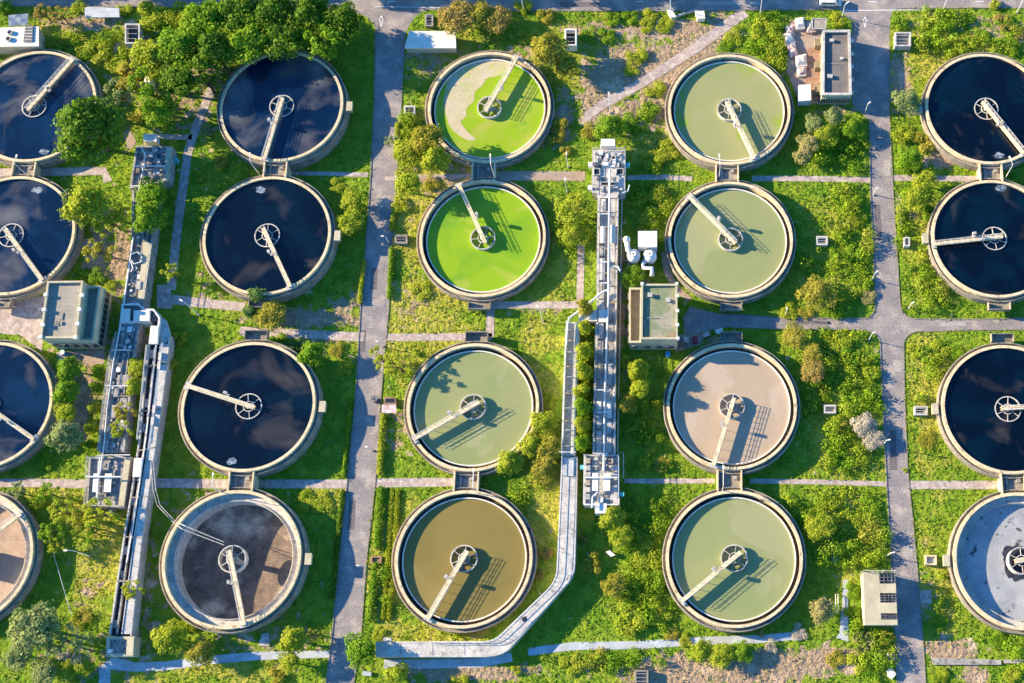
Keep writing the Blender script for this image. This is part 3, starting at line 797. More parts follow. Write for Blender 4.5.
# --- left complex -------------------------------------------------
g = WP([(135.9, 145.4), (171.7, 146.5), (168.4, 181), (129.3, 188.6)], Z1); c = centre_of(g)
t = empty('screening_tank', (*c, 0), 'bluish screening tank with gratings and machinery beside the trees, top left', 'tank')
mb = MB(); frame_wall(mb, g, 0, Z1, .4); mb.build('side_wall', M['stone'], t)
MB().prism(inset(g, .402), 0, Z1 - .5).build('deck', M['stone'], t)
plate([(166.3, 146.3), (171.7, 146.7), (168.2, 181), (163, 181)], Z1 + .12, t, 'walkway', 'cream_wall')
pipe([(141, 147), (145, 154), (143.6, 166), (138.8, 191)], Z1 + .5, .14, t); pipe([(133.2, 166), (164.6, 166)], Z1 + .6, .14, t); pipe([(131, 186), (150, 185)], Z1 + .6, .12, t)
clutter(inset(g, .6), Z1 - .5, t, 26, 3, mats=('steel', 'steel', 'darksteel'), smin=.5, smax=1.5)
t = empty('white_cabinet', (*W(150, 138), 0), 'small pale blue white cabinet at the north end of the screening tank', 'cabinet')
b = MB(); q = WP([(144, 134.5), (156, 134.5), (156, 141), (144, 141)], 2.2); b.prism(q, 0, 2.1); b.build('body', M['white'], t); MB().prism(inset(q, -.12), 2.1, 2.25).build('roof', M['panel'], t)
t = empty('turquoise_box', (*W(174.5, 159.5), 0), 'small turquoise box beside the screening tank', 'box')
q = WP([(172, 157.5), (177, 157.5), (177, 161.5), (172, 161.5)], 1.5); MB().prism(q, 0, 1.4).build('body', M['cyan'], t); MB().prism(inset(q, -.06), 1.4, 1.5).build('lid', M['cyan'], t)

ch1 = channel([(132, 190), (131.5, 237), (124.3, 290), (118, 330), (109.5, 362), (104.5, 400), (98.5, 452)],
              [(158, 190), (152.5, 244), (144.5, 301), (138, 335), (134, 362), (130, 400), (124, 452)], Z1,
              'long raised channel running south from the trees past the square building, left', M['pale'], wt=.45, cross=4.5)
pipe([(133.5, 237), (125.8, 290), (119.5, 330), (113.5, 362), (107.5, 405), (104.5, 440), (99.5, 478)], Z1 + .22, .15, ch1)
plate([(143.5, 240), (152, 243), (144, 300), (137.5, 300)], Z1 + .12, ch1, 'walkway', 'cream_wall')
pipe([(132, 254), (138, 252), (142, 257), (141, 262), (134, 264), (131.5, 260)], Z1 + .3, .14, ch1, 'loop_pipe'); pipe([(131, 262), (133, 268), (131, 272)], Z1 + .3, .14, ch1, 'loop_pipe')
plate([(137, 281), (141, 281), (140, 289), (136, 289)], Z1 + .3, ch1, 'cover_panel', 'steel', .3)
for a_, b_ in (((116, 363), (123, 372)), ((117.5, 375), (122, 386)), ((114, 388), (120, 397)), ((110, 405), (117, 418)), ((123, 375), (129, 386)), ((120, 398), (127, 412)), ((117.5, 420), (125, 432))):
    plate([a_, (b_[0], a_[1]), (b_[0] - 1, b_[1]), (a_[0] - 1, b_[1])], Z1 + .06, ch1, 'walkway_slab', 'stone', .12)
for f_, w_, zz_ in ((.3, .22, -.12), (.52, .2, -.2), (.72, .22, -.1)):
    L1 = WP([(132, 190), (131.5, 237), (124.3, 290), (118, 330), (109.5, 362), (104.5, 400), (98.5, 452)], Z1); R1_ = WP([(158, 190), (152.5, 244), (144.5, 301), (138, 335), (134, 362), (130, 400), (124, 452)], Z1)
    P_ = [(L1[i][0] + (R1_[i][0] - L1[i][0]) * f_, L1[i][1] + (R1_[i][1] - L1[i][1]) * f_) for i in range(7)]; mb = MB()
    for i in range(6):
        if i != 2: mb.bar((*P_[i], Z1 + zz_), (*P_[i + 1], Z1 + zz_), w_, .7)
        if i in (1, 5): mb.build('divider_wall', M['stone'], ch1); mb = MB()
for poly_, n_, sd_ in (([(134, 195), (155, 195), (150, 242), (133, 240)], 16, 51), ([(131, 262), (142, 262), (136, 300), (127, 300)], 12, 52), ([(120, 326), (136, 326), (132, 356), (116, 356)], 18, 53), ([(110, 366), (131, 366), (127, 410), (108, 410)], 16, 54), ([(107, 412), (127, 412), (122, 450), (103, 450)], 20, 55)):
    clutter(WP(poly_, Z1), Z1 - .35, ch1, n_, sd_, mats=('steel', 'stone', 'pale', 'white'), hmax=.4, smin=.35, smax=1.5)
for y in (350, 386, 455): pipe([(106 if y > 380 else 112, y), (130, y)], Z1 + .5, .12, ch1, 'cross_pipe')
rail([(117.5, 333), (110, 362), (105, 400), (99.5, 450)], Z1, ch1, mat='steel'); rail([(152, 246), (144, 300)], Z1 + .12, ch1, mat='steel')

g = WP([(88.7, 456.6), (130.8, 456.6), (123.6, 507.5), (85.8, 505.7)], Z1); c = centre_of(g)
t = empty('distribution_chamber', (*c, 0), 'square distribution chamber with two white covers at the foot of the left channel', 'chamber')
mb = MB(); frame_wall(mb, g, 0, Z1, .4); mb.build('side_wall', M['stone'], t); MB().prism(inset(g, .402), 0, Z1 - .45).build('deck', M['stone'], t)
plate([(124.5, 458), (130.3, 458), (124, 506), (118, 506)], Z1 + .12, t, 'walkway', 'cream_wall')
plate([(93.5, 473.5), (99.6, 473.5), (98.6, 492), (92.2, 492)], Z1 + .7, t); plate([(105, 473.5), (111.8, 473.5), (110.5, 492), (103.6, 492)], Z1 + .7, t)
pipe([(85.8, 476.7), (121, 476.9)], Z1 + 1.1, .16, t); pipe([(100, 457), (97, 500)], Z1 + .8, .14, t); pipe([(97, 456), (112, 455), (126, 458)], Z1 + .8, .16, t, mat='steel')
clutter(inset(WP([(99, 457), (122, 457), (118, 506), (87, 505)], Z1), .6), Z1 - .45, t, 24, 11, smax=1.3)
rail([(88.7, 456.6), (85.8, 505.7), (123.6, 507.5)], Z1, t, mat='steel')
pl = WP([(109, 505), (113, 505), (112.5, 514), (108.5, 514)], Z1 * .6); MB().prism(pl, 0, Z1 * .6).build('steps', M['stone'], t)

z = Z1 + .5
t = empty('white_channel_link', (*W(145, 318), 0), 'white railed crossover with two white covers joining the two left channels', 'crossover')
g = WP([(121.4, 303.9), (138.3, 303), (144.8, 308.7), (153.6, 308.7), (160, 317.6), (158.4, 335), (147, 335), (147, 322), (120, 323)], z)
mb = MB(); q = inset(g, .35)
for i in (7, 0, 1, 2, 3, 4, 8): mb.prism([g[i], g[(i + 1) % 9], q[(i + 1) % 9], q[i]], 0, z)
mb.build('side_wall', M['white'], t)
MB().prism(WP([(122, 305), (146, 311), (153, 311), (157, 320), (147, 321), (121, 322)], z - .6), 0, z - .6).build('deck', M['darksteel'], t)
plate([(121, 308.7), (130.3, 308.7), (129.8, 321.6), (120, 321.6)], z + .25, t); plate([(133.8, 310.3), (149.6, 310.3), (149.3, 320.8), (133.3, 320.8)], z + .35, t, th=.6)
plate([(150.6, 325.6), (158.4, 326), (157.3, 343.6), (148.6, 343.6)], z + .3, t, th=.8)
plate([(161, 317), (166, 320), (170.5, 334), (165, 345), (159.5, 345)], Z1 - .3, t, 'outer_ledge', 'pale', .4)

ch2 = channel([(148, 344), (143, 390), (138.4, 440), (131, 490), (123.8, 533), (116, 585), (108.8, 634.7)],
              [(170, 335), (164, 390), (157.2, 436), (149.4, 488), (142.5, 535), (137, 585), (131.5, 635.8)], Z1,
              'second narrower channel further right, ending in a square end box by the blue path', WAT['navy'], wall_mat='pale', wt=.3, cross=9)
def ch2_strip(f0, f1, z0, z1, nm, mat):
    L2 = WP([(148, 344), (143, 390), (138.4, 440), (131, 490), (123.8, 533), (116, 585), (108.8, 634)], Z1); R2_ = WP([(169.5, 344), (164, 390), (157.2, 436), (149.4, 488), (142.5, 535), (137, 585), (131.5, 634)], Z1); mb = MB()
    g_ = lambda i, f: (L2[i][0] + (R2_[i][0] - L2[i][0]) * f, L2[i][1] + (R2_[i][1] - L2[i][1]) * f)
    for i in range(6): mb.prism([g_(i, f0), g_(i + 1, f0), g_(i + 1, f1), g_(i, f1)], z0, z1)
    mb.build(nm, M[mat], ch2)
ch2_strip(.60, .985, Z1 - .2, Z1 + .02, 'walkway', 'pale'); ch2_strip(.56, .60, Z1 - .8, Z1 + .14, 'side_wall', 'pale'); ch2_strip(.30, .36, Z1 - .9, Z1 - .1, 'divider_wall', 'stone')
pipe([(157, 339.7), (151.5, 390), (146, 438), (138.8, 490), (130.8, 540), (127, 562)], Z1 + .25, .13, ch2)
plate([(134, 458), (142.3, 458), (140.2, 476.7), (132.3, 476.7)], Z1 + .6, ch2, th=.6)
rail([(148, 346), (138.4, 440)], Z1, ch2); rail([(163.5, 344), (157, 400), (150, 450)], Z1 + .12, ch2)
for y, x in ((350, 159), (357, 158.3)): pass
for k_ in range(12):
    f_ = k_ / 11; yy = 350 + 270 * f_; xl = float(np.interp(yy, [344, 390, 440, 490, 533, 585, 634], [148, 143, 138.4, 131, 123.8, 116, 108.8]))
    if k_ % 3 != 1: plate([(xl + 3, yy), (xl + 7.5, yy), (xl + 6.5, yy + 8), (xl + 2, yy + 8)], Z1 - .45, ch2, 'grating', 'stone' if k_ % 2 else 'steel', .1)
for x, y in ((158.5, 352), (157.5, 361), (152.5, 405), (151, 417)):
    plate([(x, y), (x + 3, y), (x + 2.4, y + 8), (x - .6, y + 8)], Z1 + .45, ch2, 'sluice_gate', 'steel', .5)
g = WP([(106.6, 636.4), (134.8, 636.4), (133.7, 656.3), (105.9, 656.3)], Z1); c = centre_of(g)
t = empty('end_box', (*c, 0), 'square concrete end box closing the second left channel above the blue path', 'chamber')
mb = MB(); frame_wall(mb, g, 0, Z1 + .004, .55); mb.build('side_wall', M['cream_wall'], t); MB().prism(inset(g, .552), 0, Z1 - .6).build('floor', M['stone'], t)
plate([(127, 637.2), (134, 637.2), (133, 655.5), (126, 655.5)], Z1 + .1, t, 'cover_slab', 'cream_wall')
MB().rbox(*W(110.5, 651, Z1), .7, .7, Z1 - .6, Z1 + .3).build('valve_box', M['white'], t); pipe([(112, 640), (119, 652)], Z1 - .3, .08, t, mat='steel')

# hoses running from the left chamber into the drained tank
t = empty('hose_pair', (*W(172, 520), 0), 'pair of thin pale hoses bending from the left chamber to the drained dark tank', 'hoses')
for k in (0, 3):
    P = zpts([(151 + k * .7, 462), (153 + k, 490)], 3.1) + zpts([(157 + k, 505), (172 + k, 521)], 2.4) + zpts([(182 + k, 529 - k), (224, 545 - k)], 5.0)
    MB().tube(P, .08, 6).build('hose', M['steel'], t)

# --- central complex -------------------------------------------------
Z2 = 3.2
g = WP([(592.8, 149.8), (625.3, 149.8), (625, 193), (618, 194), (618, 198), (597, 198), (597, 193), (592.3, 193)], Z2); c = centre_of(g)
t = empty('inlet_chamber', (*c, 0), 'pale inlet chamber full of hatches and pipes at the north end of the central channel', 'chamber')
MB().prism(g, 0, Z2).build('body', M['pale'], t)
rail([(592.8, 149.8), (592.3, 193)], Z2, t, mat='steel'); rail([(625.3, 149.8), (625, 193)], Z2, t, mat='steel'); rail([(592.8, 149.8), (625.3, 149.8)], Z2, t, mat='steel')
for x0, x1, y0, y1 in ((594.3, 599.4, 169.5, 174.7), (617, 622.8, 169.5, 174.7), (601.6, 608.2, 183, 185.6), (611, 614.8, 183, 185.6), (601.5, 604.5, 155, 160), (612, 615, 157, 160)):
    q = WP([(x0, y0), (x1, y0), (x1, y1), (x0, y1)], Z2); mb = MB().prism(q, Z2 + .002, Z2 + .05); h_ = mb.build('hatch_opening', M['glass'], t)
    mb = MB(); frame_wall(mb, inset(q, -.18), Z2 + .003, Z2 + .3, .17); mb.build('hatch_frame', M['steel'], h_)
plate([(600.9, 138.8), (614.8, 138.8), (614.8, 146), (600.9, 146)], Z2 + .6, t, 'inlet_hood', 'white', 2.4)
MB().prism(WP([(600, 144.5), (615.5, 144.5), (615.5, 149.7), (600, 149.7)], Z2 - .5), 0, Z2 - .5).build('inlet_box', M['pale'], t)
for x, y in ((588.2, 162), (587.8, 185)): plate([(x, y), (x + 4.5, y), (x + 4.5, y + 4.5), (x, y + 4.5)], Z2 - .3, t, 'side_box', 'white', 1.0)
plate([(625.4, 162.5), (629.6, 162.5), (629.6, 166.4), (625.4, 166.4)], Z2 - .3, t, 'side_box', 'cyan', 1.0)
clutter(WP([(593.8, 151), (624.5, 151), (624.2, 168), (593.8, 168)], Z2), Z2, t, 20, 5, mats=('steel', 'pale', 'darksteel', 'white'), smax=1.4)
clutter(WP([(593.8, 176), (608, 176), (608, 182), (593.8, 182)], Z2), Z2, t, 7, 6, mats=('steel', 'pale', 'darksteel'), smax=1.2)
clutter(WP([(611, 176), (624, 176), (624, 182.4), (611, 182.4)], Z2), Z2, t, 6, 8, mats=('steel', 'pale', 'white'), smax=1.2)
clutter(WP([(593.8, 187), (624, 187), (624, 192), (593.8, 192)], Z2), Z2, t, 12, 9, mats=('steel', 'pale', 'darksteel'), smax=1.1)
pipe([(622.5, 193), (628, 191), (629.5, 185)], Z2 + .3, .14, t); 

ch3 = channel([(598, 198.5), (597.4, 240), (596.6, 300), (595.4, 350), (593.6, 400), (592.8, 454)],
              [(618.5, 198.5), (617.8, 240), (617, 300), (616, 350), (615.4, 400), (615, 454)], Z2,
              'long central channel with a white pipe down its middle', M['pale'], wall_mat='pale', wt=.4, cross=5)
pipe([(609.7, 170), (608.9, 240), (608.3, 300), (606.5, 350), (604.7, 400), (604, 454), (603.6, 470)], Z2 + .9, .2, ch3)
def along(y):   # centre x of channel 3 at pixel row y
    return float(np.interp(y, [198, 240, 300, 350, 400, 454], [608.3, 607.6, 606.8, 605.7, 604.5, 603.9]))
rr = random.Random(21)
for (y0, y1, side, mt, zz) in ((199, 212, 1, 'pale', .02), (199, 212, -1, 'pale', .02), (213, 224, 1, 'stone', .02), (226, 243, -1, 'panel', .45), (225, 243, 1, 'panel', .45), (245, 262, 1, 'pale', .02), (246, 256, -1, 'stone', .02),
        (258, 280, -1, 'pale', .02), (264, 285, 1, 'stone', .02), (287, 300, 1, 'pale', .03), (300, 320, -1, 'pale', .02), (283, 299, -1, 'stone', .02), (323, 338, -1, 'pale', .02), (323, 340, 1, 'stone', .02), (341, 356, -1, 'stone', .05), (342, 360, 1, 'stone', .02), (362, 385, 1, 'steel', .02),
        (360, 378, -1, 'roof', .02), (401, 410, -1, 'panel', .4), (401, 418, 1, 'panel', .25), (412, 428, -1, 'steel', .02), (421, 434, 1, 'steel', .03), (431, 452, -1, 'blue', .02), (436, 452, 1, 'steel', .02)):
    x = along((y0 + y1) / 2); a, b_ = (x - 7.6, x - 2.6) if side < 0 else (x + 2.6, x + 7.6)
    if mt == 'blue': mt = 'steel'
    plate([(a, y0), (b_, y0), (b_ - .3, y1), (a - .3, y1)], Z2 + zz + .05, ch3, 'cover_panel' if mt == 'panel' else 'walkway_slab', mt, .16)
for y in (214, 262, 283, 390, 412): x = along(y); pipe([(x - 9, y), (x + 6, y)], Z2 + .7, .14, ch3, 'cross_pipe')
rail([(598, 200), (596.6, 290)], Z2, ch3, mat='steel'); rail([(618.5, 200), (616, 350), (615, 454)], Z2, ch3, mat='steel'); rail([(595.8, 325), (593, 454)], Z2, ch3, mat='steel')
pipe([(609, 266.5), (618, 266.5), (620.5, 271)], Z2 + .6, .2, ch3, 'elbow_pipe')
# drain pipe beside the central channel
t = empty('drain_pipe', (*W(617.5, 350), 0), 'thin pipe on posts along the right side of the central channel', 'pipe')
MB().tube(zpts([(622, 196), (620.5, 290), (619.5, 350), (617.5, 452), (623.5, 453), (623.5, 478)], 2.4), .1, 8).build('pipe', M['steel'], t)
mb = MB()
for x, y in ((622, 200), (621, 250), (620, 310), (619, 370), (618, 430), (623.5, 470)): mb.tube([(*W(x, y, 2.4), 0), (*W(x, y, 2.4), 2.35)], .06, 6)
mb.build('post', M['steel'], t)

g = WP([(584.4, 454.5), (618.8, 454.5), (618.8, 505.4), (583.6, 505.4)], Z2); c = centre_of(g)
t = empty('outlet_chamber', (*c, 0), 'outlet chamber with two white covers at the south end of the central channel', 'chamber')
mb = MB(); frame_wall(mb, g, 0, Z2, .35); mb.build('side_wall', M['pale'], t); MB().prism(inset(g, .352), 0, Z2 - .5).build('deck', M['steel'], t)
plate([(592.2, 473), (598.4, 473), (598, 490.8), (592, 490.8)], Z2 + .6, t); plate([(603.6, 473), (610.3, 473), (610, 490.8), (603.4, 490.8)], Z2 + .6, t)
pipe([(585, 477.6), (617.5, 477.6)], Z2 + 1.0, .14, t); pipe([(595, 453.6), (607.5, 453.6)], Z2 + 1., .14, t); pipe([(598, 492), (592.5, 497), (592, 508)], Z2 + .9, .14, t); pipe([(604, 470), (604, 454)], Z2 + 1.05, .15, t)
clutter(WP([(586.5, 457), (616.5, 457), (616.5, 471), (586.5, 471)], Z2), Z2 - .5, t, 14, 15, mats=('steel', 'darksteel', 'stone'), smax=1.5)
for k, y in enumerate((458, 465, 472, 480, 487, 494)):
    for x0, x1 in ((585.8, 591), (611.4, 617.6)): plate([(x0, y), (x1, y), (x1, y + 5.3), (x0, y + 5.3)], Z2 + .05 + .02 * (k % 2), t, 'hatch', 'steel' if k % 3 else 'roof', .1)
clutter(WP([(592, 492.5), (616, 492.5), (616, 503.5), (586, 503.5)], Z2), Z2 - .5, t, 14, 16, mats=('steel', 'pale', 'stone'), smax=1.3)
plate([(594.7, 503), (606.8, 503), (606.5, 513.4), (595, 513.4)], Z2 + .25, t, 'outlet_hood', 'white', 2.6)
MB().rbox(*W(600.8, 500, Z2 + .5), .9, .9, Z2 - .5, Z2 + .5).build('motor_housing', M['white'], t)
plate([(619, 492.2), (624, 492.2), (624, 496), (619, 496)], Z2 - .3, t, 'side_box', 'cyan', 1.0); plate([(580, 465), (584.2, 465), (584.2, 469), (580, 469)], Z2 - .3, t, 'side_box', 'cyan', 1.0)
plate([(613, 498), (619.5, 498), (619.5, 505), (613, 505)], Z2 + .12, t, 'hatch', 'pale', .2)
rail([(584.4, 454.5), (583.6, 505.4), (594, 505.4)], Z2, t); rail([(618.8, 454.5), (618.8, 505.4), (607, 505.4)], Z2, t)

t = empty('channel_crossover', (*W(587, 316), 0), 'white covered crossover between the central channel and its left branch', 'crossover')
plate([(578.5, 313), (597, 309.8), (597, 321), (578.5, 321.5)], Z2 + .25, t, 'cover_slab', 'panel', 1.6)
plate([(598.8, 309.6), (608, 309.6), (608, 322), (598.4, 322)], Z2 + .75, t, 'cover_panel', 'panel', .4)
MB().prism(WP([(579, 313), (597, 310.5), (597, 321), (579, 321)], Z2 - 1.36), 0, Z2 - 1.36).build('support_wall', M['pale'], t)
pipe([(607.5, 290), (602.5, 292), (590, 302.5), (576.4, 313), (569, 318.5), (567.8, 325), (566.5, 345)], Z2 + .9, .22, t)
ch4 = channel([(566.2, 321), (564.6, 350), (562.8, 400), (561.3, 455)], [(580, 321), (578.3, 350), (576.5, 400), (574.8, 455)], Z2,
              'narrow left branch channel beside the row of bushes, west of the central channel', M['pale'], wall_mat='white', wt=.3, cross=7)
plate([(574.5, 322), (579.5, 322), (577.8, 350), (576, 400), (574.3, 454), (570.5, 454), (572.2, 400), (573.8, 350)], Z2 + .12, ch4, 'walkway', 'pale')
rail([(566.8, 322), (565.2, 350), (563.3, 400), (561.8, 455)], Z2, ch4)
for y in (330, 352, 377, 391, 408, 430, 446): pipe([(564, y), (572, y)], Z2 + .3, .1, ch4, 'cross_pipe', 'steel')
rail([(559.5, 452.8), (576, 452.8)], Z2, ch4)
# roofed conduit that bends round the ochre tank
z = 2.6
L_ = [(561.5, 456.5), (558.5, 530), (556.3, 572)] + arc((556.3, 572), (554.5, 582), (548, 589), 4)[1:] + [(502, 633)] + arc((502, 633), (495, 641), (484, 641.5), 4)[1:] + [(430, 641.5), (375.5, 641.5)]
R2 = [(577.5, 456.5), (576.5, 510), (575, 565)] + arc((575, 565), (574.5, 577), (564, 587), 4)[1:] + [(513, 645)] + arc((513, 645), (505, 656.5), (484, 657), 4)[1:] + [(430, 657), (375.5, 657)]
cd = channel(L_, R2, z, 'pale roofed conduit that bends round the ochre brown tank and ends beside the service road', WAT['navy'], wall_mat='pale', wt=.32, lid='pale', name='covered_conduit')
rail([(a + .8, b_ + .3) for a, b_ in L_[:-1]], z, cd, step=3.)
MB().prism(WP([(521.5, 618), (526, 616), (527, 620), (523, 622)], z - .04), z - .05, z - .02).build('hatch_opening', M['glass'], cd)
plate([(383, 637.5), (391, 637.5), (391, 641), (383, 641)], z + .3, cd, 'vent_box', 'pale', .8)
plate([(563, 457.5), (574.5, 457.5), (573.5, 476), (562.5, 476)], z + .12, cd, 'roof_sheet', 'bluepath', .12)
for x in (400, 432, 464): plate([(x, 642.8), (x + .8, 642.8), (x + .8, 655.6), (x, 655.6)], z - .02, cd, 'joint_strip', 'stone', .03)

# ------------------------------------------------------------------ buildings
def parapet_roof(t, poly, z0, zr, zp, roof_mat, wall_mat, par_mat='cream_wall', nm='wall', th=.28):
    mb = MB(); frame_wall(mb, poly, z0, zp, th); w = mb.build(nm, M[wall_mat], t)
    r = MB().prism(inset(poly, th + .002), z0, zr).build('roof', M[roof_mat], t)
    mb = MB(); frame_wall(mb, inset(poly, -.06), zp + .002, zp + .12, th + .12); mb.build('coping', M[par_mat], r)
    return w, r
def windows_on(p, q, n, zb, zt, w, parent, mat='glass'):
    """n windows in the wall face that runs p -> q (outward is to the right of p->q)"""
    p, q = Vector(p), Vector(q); d = (q - p); L0 = d.length; d.normalize(); nr = Vector((d.y, -d.x))
    for k in range(n):
        c = p + d * L0 * (k + .5) / n
        a, b_ = c - d * w / 2, c + d * w / 2
        o = MB().prism([tuple(a + nr * .01), tuple(b_ + nr * .01), tuple(b_ + nr * .06), tuple(a + nr * .06)], zb, zt).build('window', M[mat], parent)
        a2, b2 = a - d * .12, b_ + d * .12
        mb = MB().prism([tuple(a2 + nr * .01), tuple(b2 + nr * .01), tuple(b2 + nr * .16), tuple(a2 + nr * .16)], zb - .12, zb - .003)
        mb.build('sill', M['cream_wall'], o)
        MB().prism([tuple(a2 + nr * .01), tuple(b2 + nr * .01), tuple(b2 + nr * .3), tuple(a2 + nr * .3)], zt + .003, zt + .1).build('lintel', M['cream_wall'], o)

# left square building: high block and lower annex
h = 7.6
t = empty('pump_house', (*W(75, 320), 0), 'square grey-roofed building with a lower annex on its right, beside the left channel', 'building')
P1 = WP([(47.6, 281.5), (83, 281), (76.3, 338), (40.2, 338)], h)
w, r = parapet_roof(t, P1, 0, h - .55, h, 'roof', 'cream_wall')
for a_, b_ in ((46, 295), (44.4, 310), (43, 325), (79.6, 309.5), (82.2, 295.5), (77.8, 324), (75.8, 337.5), (41, 337)): MB().rbox(*W(a_, b_, h), .7, .7, h - .3, h + .35).build('pier', M['white'], w)
clutter(WP([(56, 300), (68, 300), (66, 330), (54, 330)], h - .55), h - .55, r, 3, 31, mats=('steel', 'roof'), hmax=.4)
h2 = 5.9
P2 = [tuple(Vector(W(83.9, 284, h)) ), W(100.5, 286, h2), W(92.8, 343, h2), tuple(Vector(W(77.2, 338, h)))]
P2 = [(P1[1][0] + .01, P1[1][1] - .6), W(100.5, 286, h2), W(92.8, 342, h2), (P1[2][0] + .01, P1[2][1])]
P2[2] = (P2[2][0], P1[2][1]); 
parapet_roof(t, P2, 0, h2 - 1.2, h2, 'roof', 'cream_wall', nm='annex_wall')
windows_on(P2[2], P2[1], 9, 1.6, 4.0, 1.1, t); windows_on(P1[3], P2[2], 5, 1.6, 4.2, 1.2, t)
t = empty('water_barrel', (*W(65, 354), 0), 'blue and white barrel standing by the south wall of the square left building', 'barrel')
MB().lathe([(0, 0), (.55, 0), (.6, .3), (.6, 1.0), (.55, 1.3), (0, 1.3)], 20, *W(65, 354), closed=False).build('body', M['blue'], t); MB().disc(.5, 1.31, 20, *W(65, 354)).build('lid', M['white'], t)

# central building between cyclone and brown tank
h = 7.4
t = empty('filter_house', (*W(655, 320), 0), 'flat-roofed building with mossy roof and a narrow annex on its left, beside the central channel', 'building')
P1 = WP([(641.5, 284.2), (677, 284.2), (677.4, 339), (640.8, 339)], h)
w, r = parapet_roof(t, P1, 0, h - .4, h, 'moss', 'cream_wall')
for vx, vy in ((650, 295), (668, 300)): MB().rbox(*W(vx, vy, h), .7, .7, h - .399, h + .1).rbox(*W(vx, vy, h), .95, .95, h + .101, h + .18).build('roof_vent', M['steel'], r)
MB().tube(zpts([(645, 335), (645, 318), (658, 318)], h - .28), .09, 6).build('roof_pipe', M['steel'], r)
for a_, b_ in ((677.5, 296), (677.5, 311), (677.5, 325), (677.8, 338.6), (676.8, 284), (642, 284)): MB().rbox(*W(a_, b_, h), .6, .6, h - .3, h + .35).build('pier', M['white'], w)
plate([(668, 332), (675, 332), (675, 337), (668, 337)], h - .3, r, 'roof_hatch', 'roof_brown', .1)
h2 = 5.0
q0 = W(629.2, 288, h2); q1 = W(629.2, 341.5, h2)
P2 = [q0, (P1[0][0] - .01, q0[1]), (P1[3][0] - .01, P1[3][1]), (q1[0], P1[3][1])]
parapet_roof(t, P2, 0, h2 - .7, h2, 'roof_brown', 'cream_wall', nm='annex_wall')
windows_on(P2[3], P1[2], 4, 1.4, 3.2, 1.1, t); windows_on(P2[0], P2[3], 5, 1.4, 3.2, 1.3, t)
t = empty('blue_drum', (*W(668, 356), 0), 'bright blue drum standing below the mossy-roofed building', 'barrel')
MB().lathe([(0, 0), (.5, 0), (.56, .3), (.56, 1.3), (.5, 1.7), (0, 1.7)], 20, *W(668, 356), closed=False).build('body', M['blue'], t); MB().ringbox(.2, .56, 1.62, 1.72, 20, *W(668, 356)).build('rim', M['blue'], t)

# gate building top right
h = 4.4
t = empty('gate_office', (*W(837, 70), 0), 'long dark-roofed building with white parapet beside the east road junction', 'building')
P1 = WP([(822.6, 30.5), (850, 30), (851.5, 95), (822, 95)], h)
w, r = parapet_roof(t, P1, 0, h - .5, h, 'roof_dark', 'cream_wall', 'pale', th=.45)
for k in range(5): MB().rbox(*W(852, 40 + k * 13, h - .8), .8, .6, h - 1.4, h - .8).build('air_conditioner', M['white'], t)
for vx, vy, vs in ((832, 40, .9), (842, 58, .7), (830, 76, 1.1)): MB().rbox(*W(vx, vy, h), vs, vs * .8, h - .499, h + .05).build('roof_vent', M['steel'], r)
for yy in (62.5,): MB().bar((*W(826, yy, h), h - .42), (*W(847.5, yy, h), h - .42), .12, .07).build('roof_joint', M['stone'], r)
windows_on(P1[0], P1[3], 5, 1.2, 2.9, 1.4, t); windows_on(P1[3], P1[2], 12, 1.0, 3.2, .28, t)
MB().prism([(P1[0][0] - 3.2, P1[0][1] - 1.8), (P1[0][0] - .05, P1[0][1] - 1.8), (P1[3][0] - .05, P1[3][1] + 1.0), (P1[3][0] - 3.2, P1[3][1] + 1.0)], 0, .2).build('terrace', M['rust'], t)
for y in (46, 68, 92):   # recessed doors of the terrace
    c = W(817, y, .2); MB().rbox(*c, 1.3, 1.7, .201, 1.9).build('store_box', M['roof_brown'], t)
# concrete store with latticed openings, lower right
h = 4.2
t = empty('lattice_roofed_store', (*W(880, 600), 0), 'pale store whose roof has three latticed openings on its right half, beside the east road', 'building')
A0, A1, A2, A3 = (Vector(p) for p in WP([(863, 572), (895.3, 572), (897.6, 625), (865, 625)], h))
def uv(u, v): a = A0.lerp(A1, u); b_ = A3.lerp(A2, u); return tuple(a.lerp(b_, v))
def slab(u0, u1, v0, v1, z0, z1, mb): return mb.prism([uv(u0, v0), uv(u1, v0), uv(u1, v1), uv(u0, v1)], z0, z1)
slab(0, .5, 0, 1, h - .25, h, MB()).build('roof', M['cream_wall'], t)
for v0, v1 in ((.22, .40), (.58, .78), (.9, 1.0)): slab(.502, 1, v0, v1, h - .25, h, MB()).build('roof_strip', M['cream_wall'], t)
mb = MB(); slab(.01, .03, .01, .99, 0, h - .253, mb); slab(.03, .97, .97, .99, 0, h - .253, mb); slab(.03, .97, .01, .03, 0, h - .253, mb); slab(.97, .99, .2, .42, 0, h - .253, mb); slab(.97, .99, .56, .8, 0, h - .253, mb); slab(.48, .5, .03, .97, 0, h - .253, mb)
mb.build('wall', M['cream_wall'], t)
for v0, v1 in ((0, .2), (.42, .56), (.80, .9)):
    mb = MB()
    for k in range(5): u = .52 + .115 * k; slab(u, u + .02, v0, v1, h - .18, h - .08, mb)
    for k in range(3): v = v0 + (v1 - v0) * (k + .5) / 3; slab(.502, 1, v - .006, v + .006, h - .079, h - .02, mb)
    mb.build('lattice', M['darksteel'], t)
slab(.03, .97, .03, .97, 0, .15, MB()).build('floor', M['darksteel'], t)
mb = MB(); pz = h + .9
for u in (.0, .33, .66, 1.0): mb.bar((*uv(u, -.02), 0), (*uv(u, -.02), pz), .08, .08)
for zz in (h + .4, pz): mb.bar((*uv(0, -.02), zz), (*uv(1, -.02), zz), .08, .08)
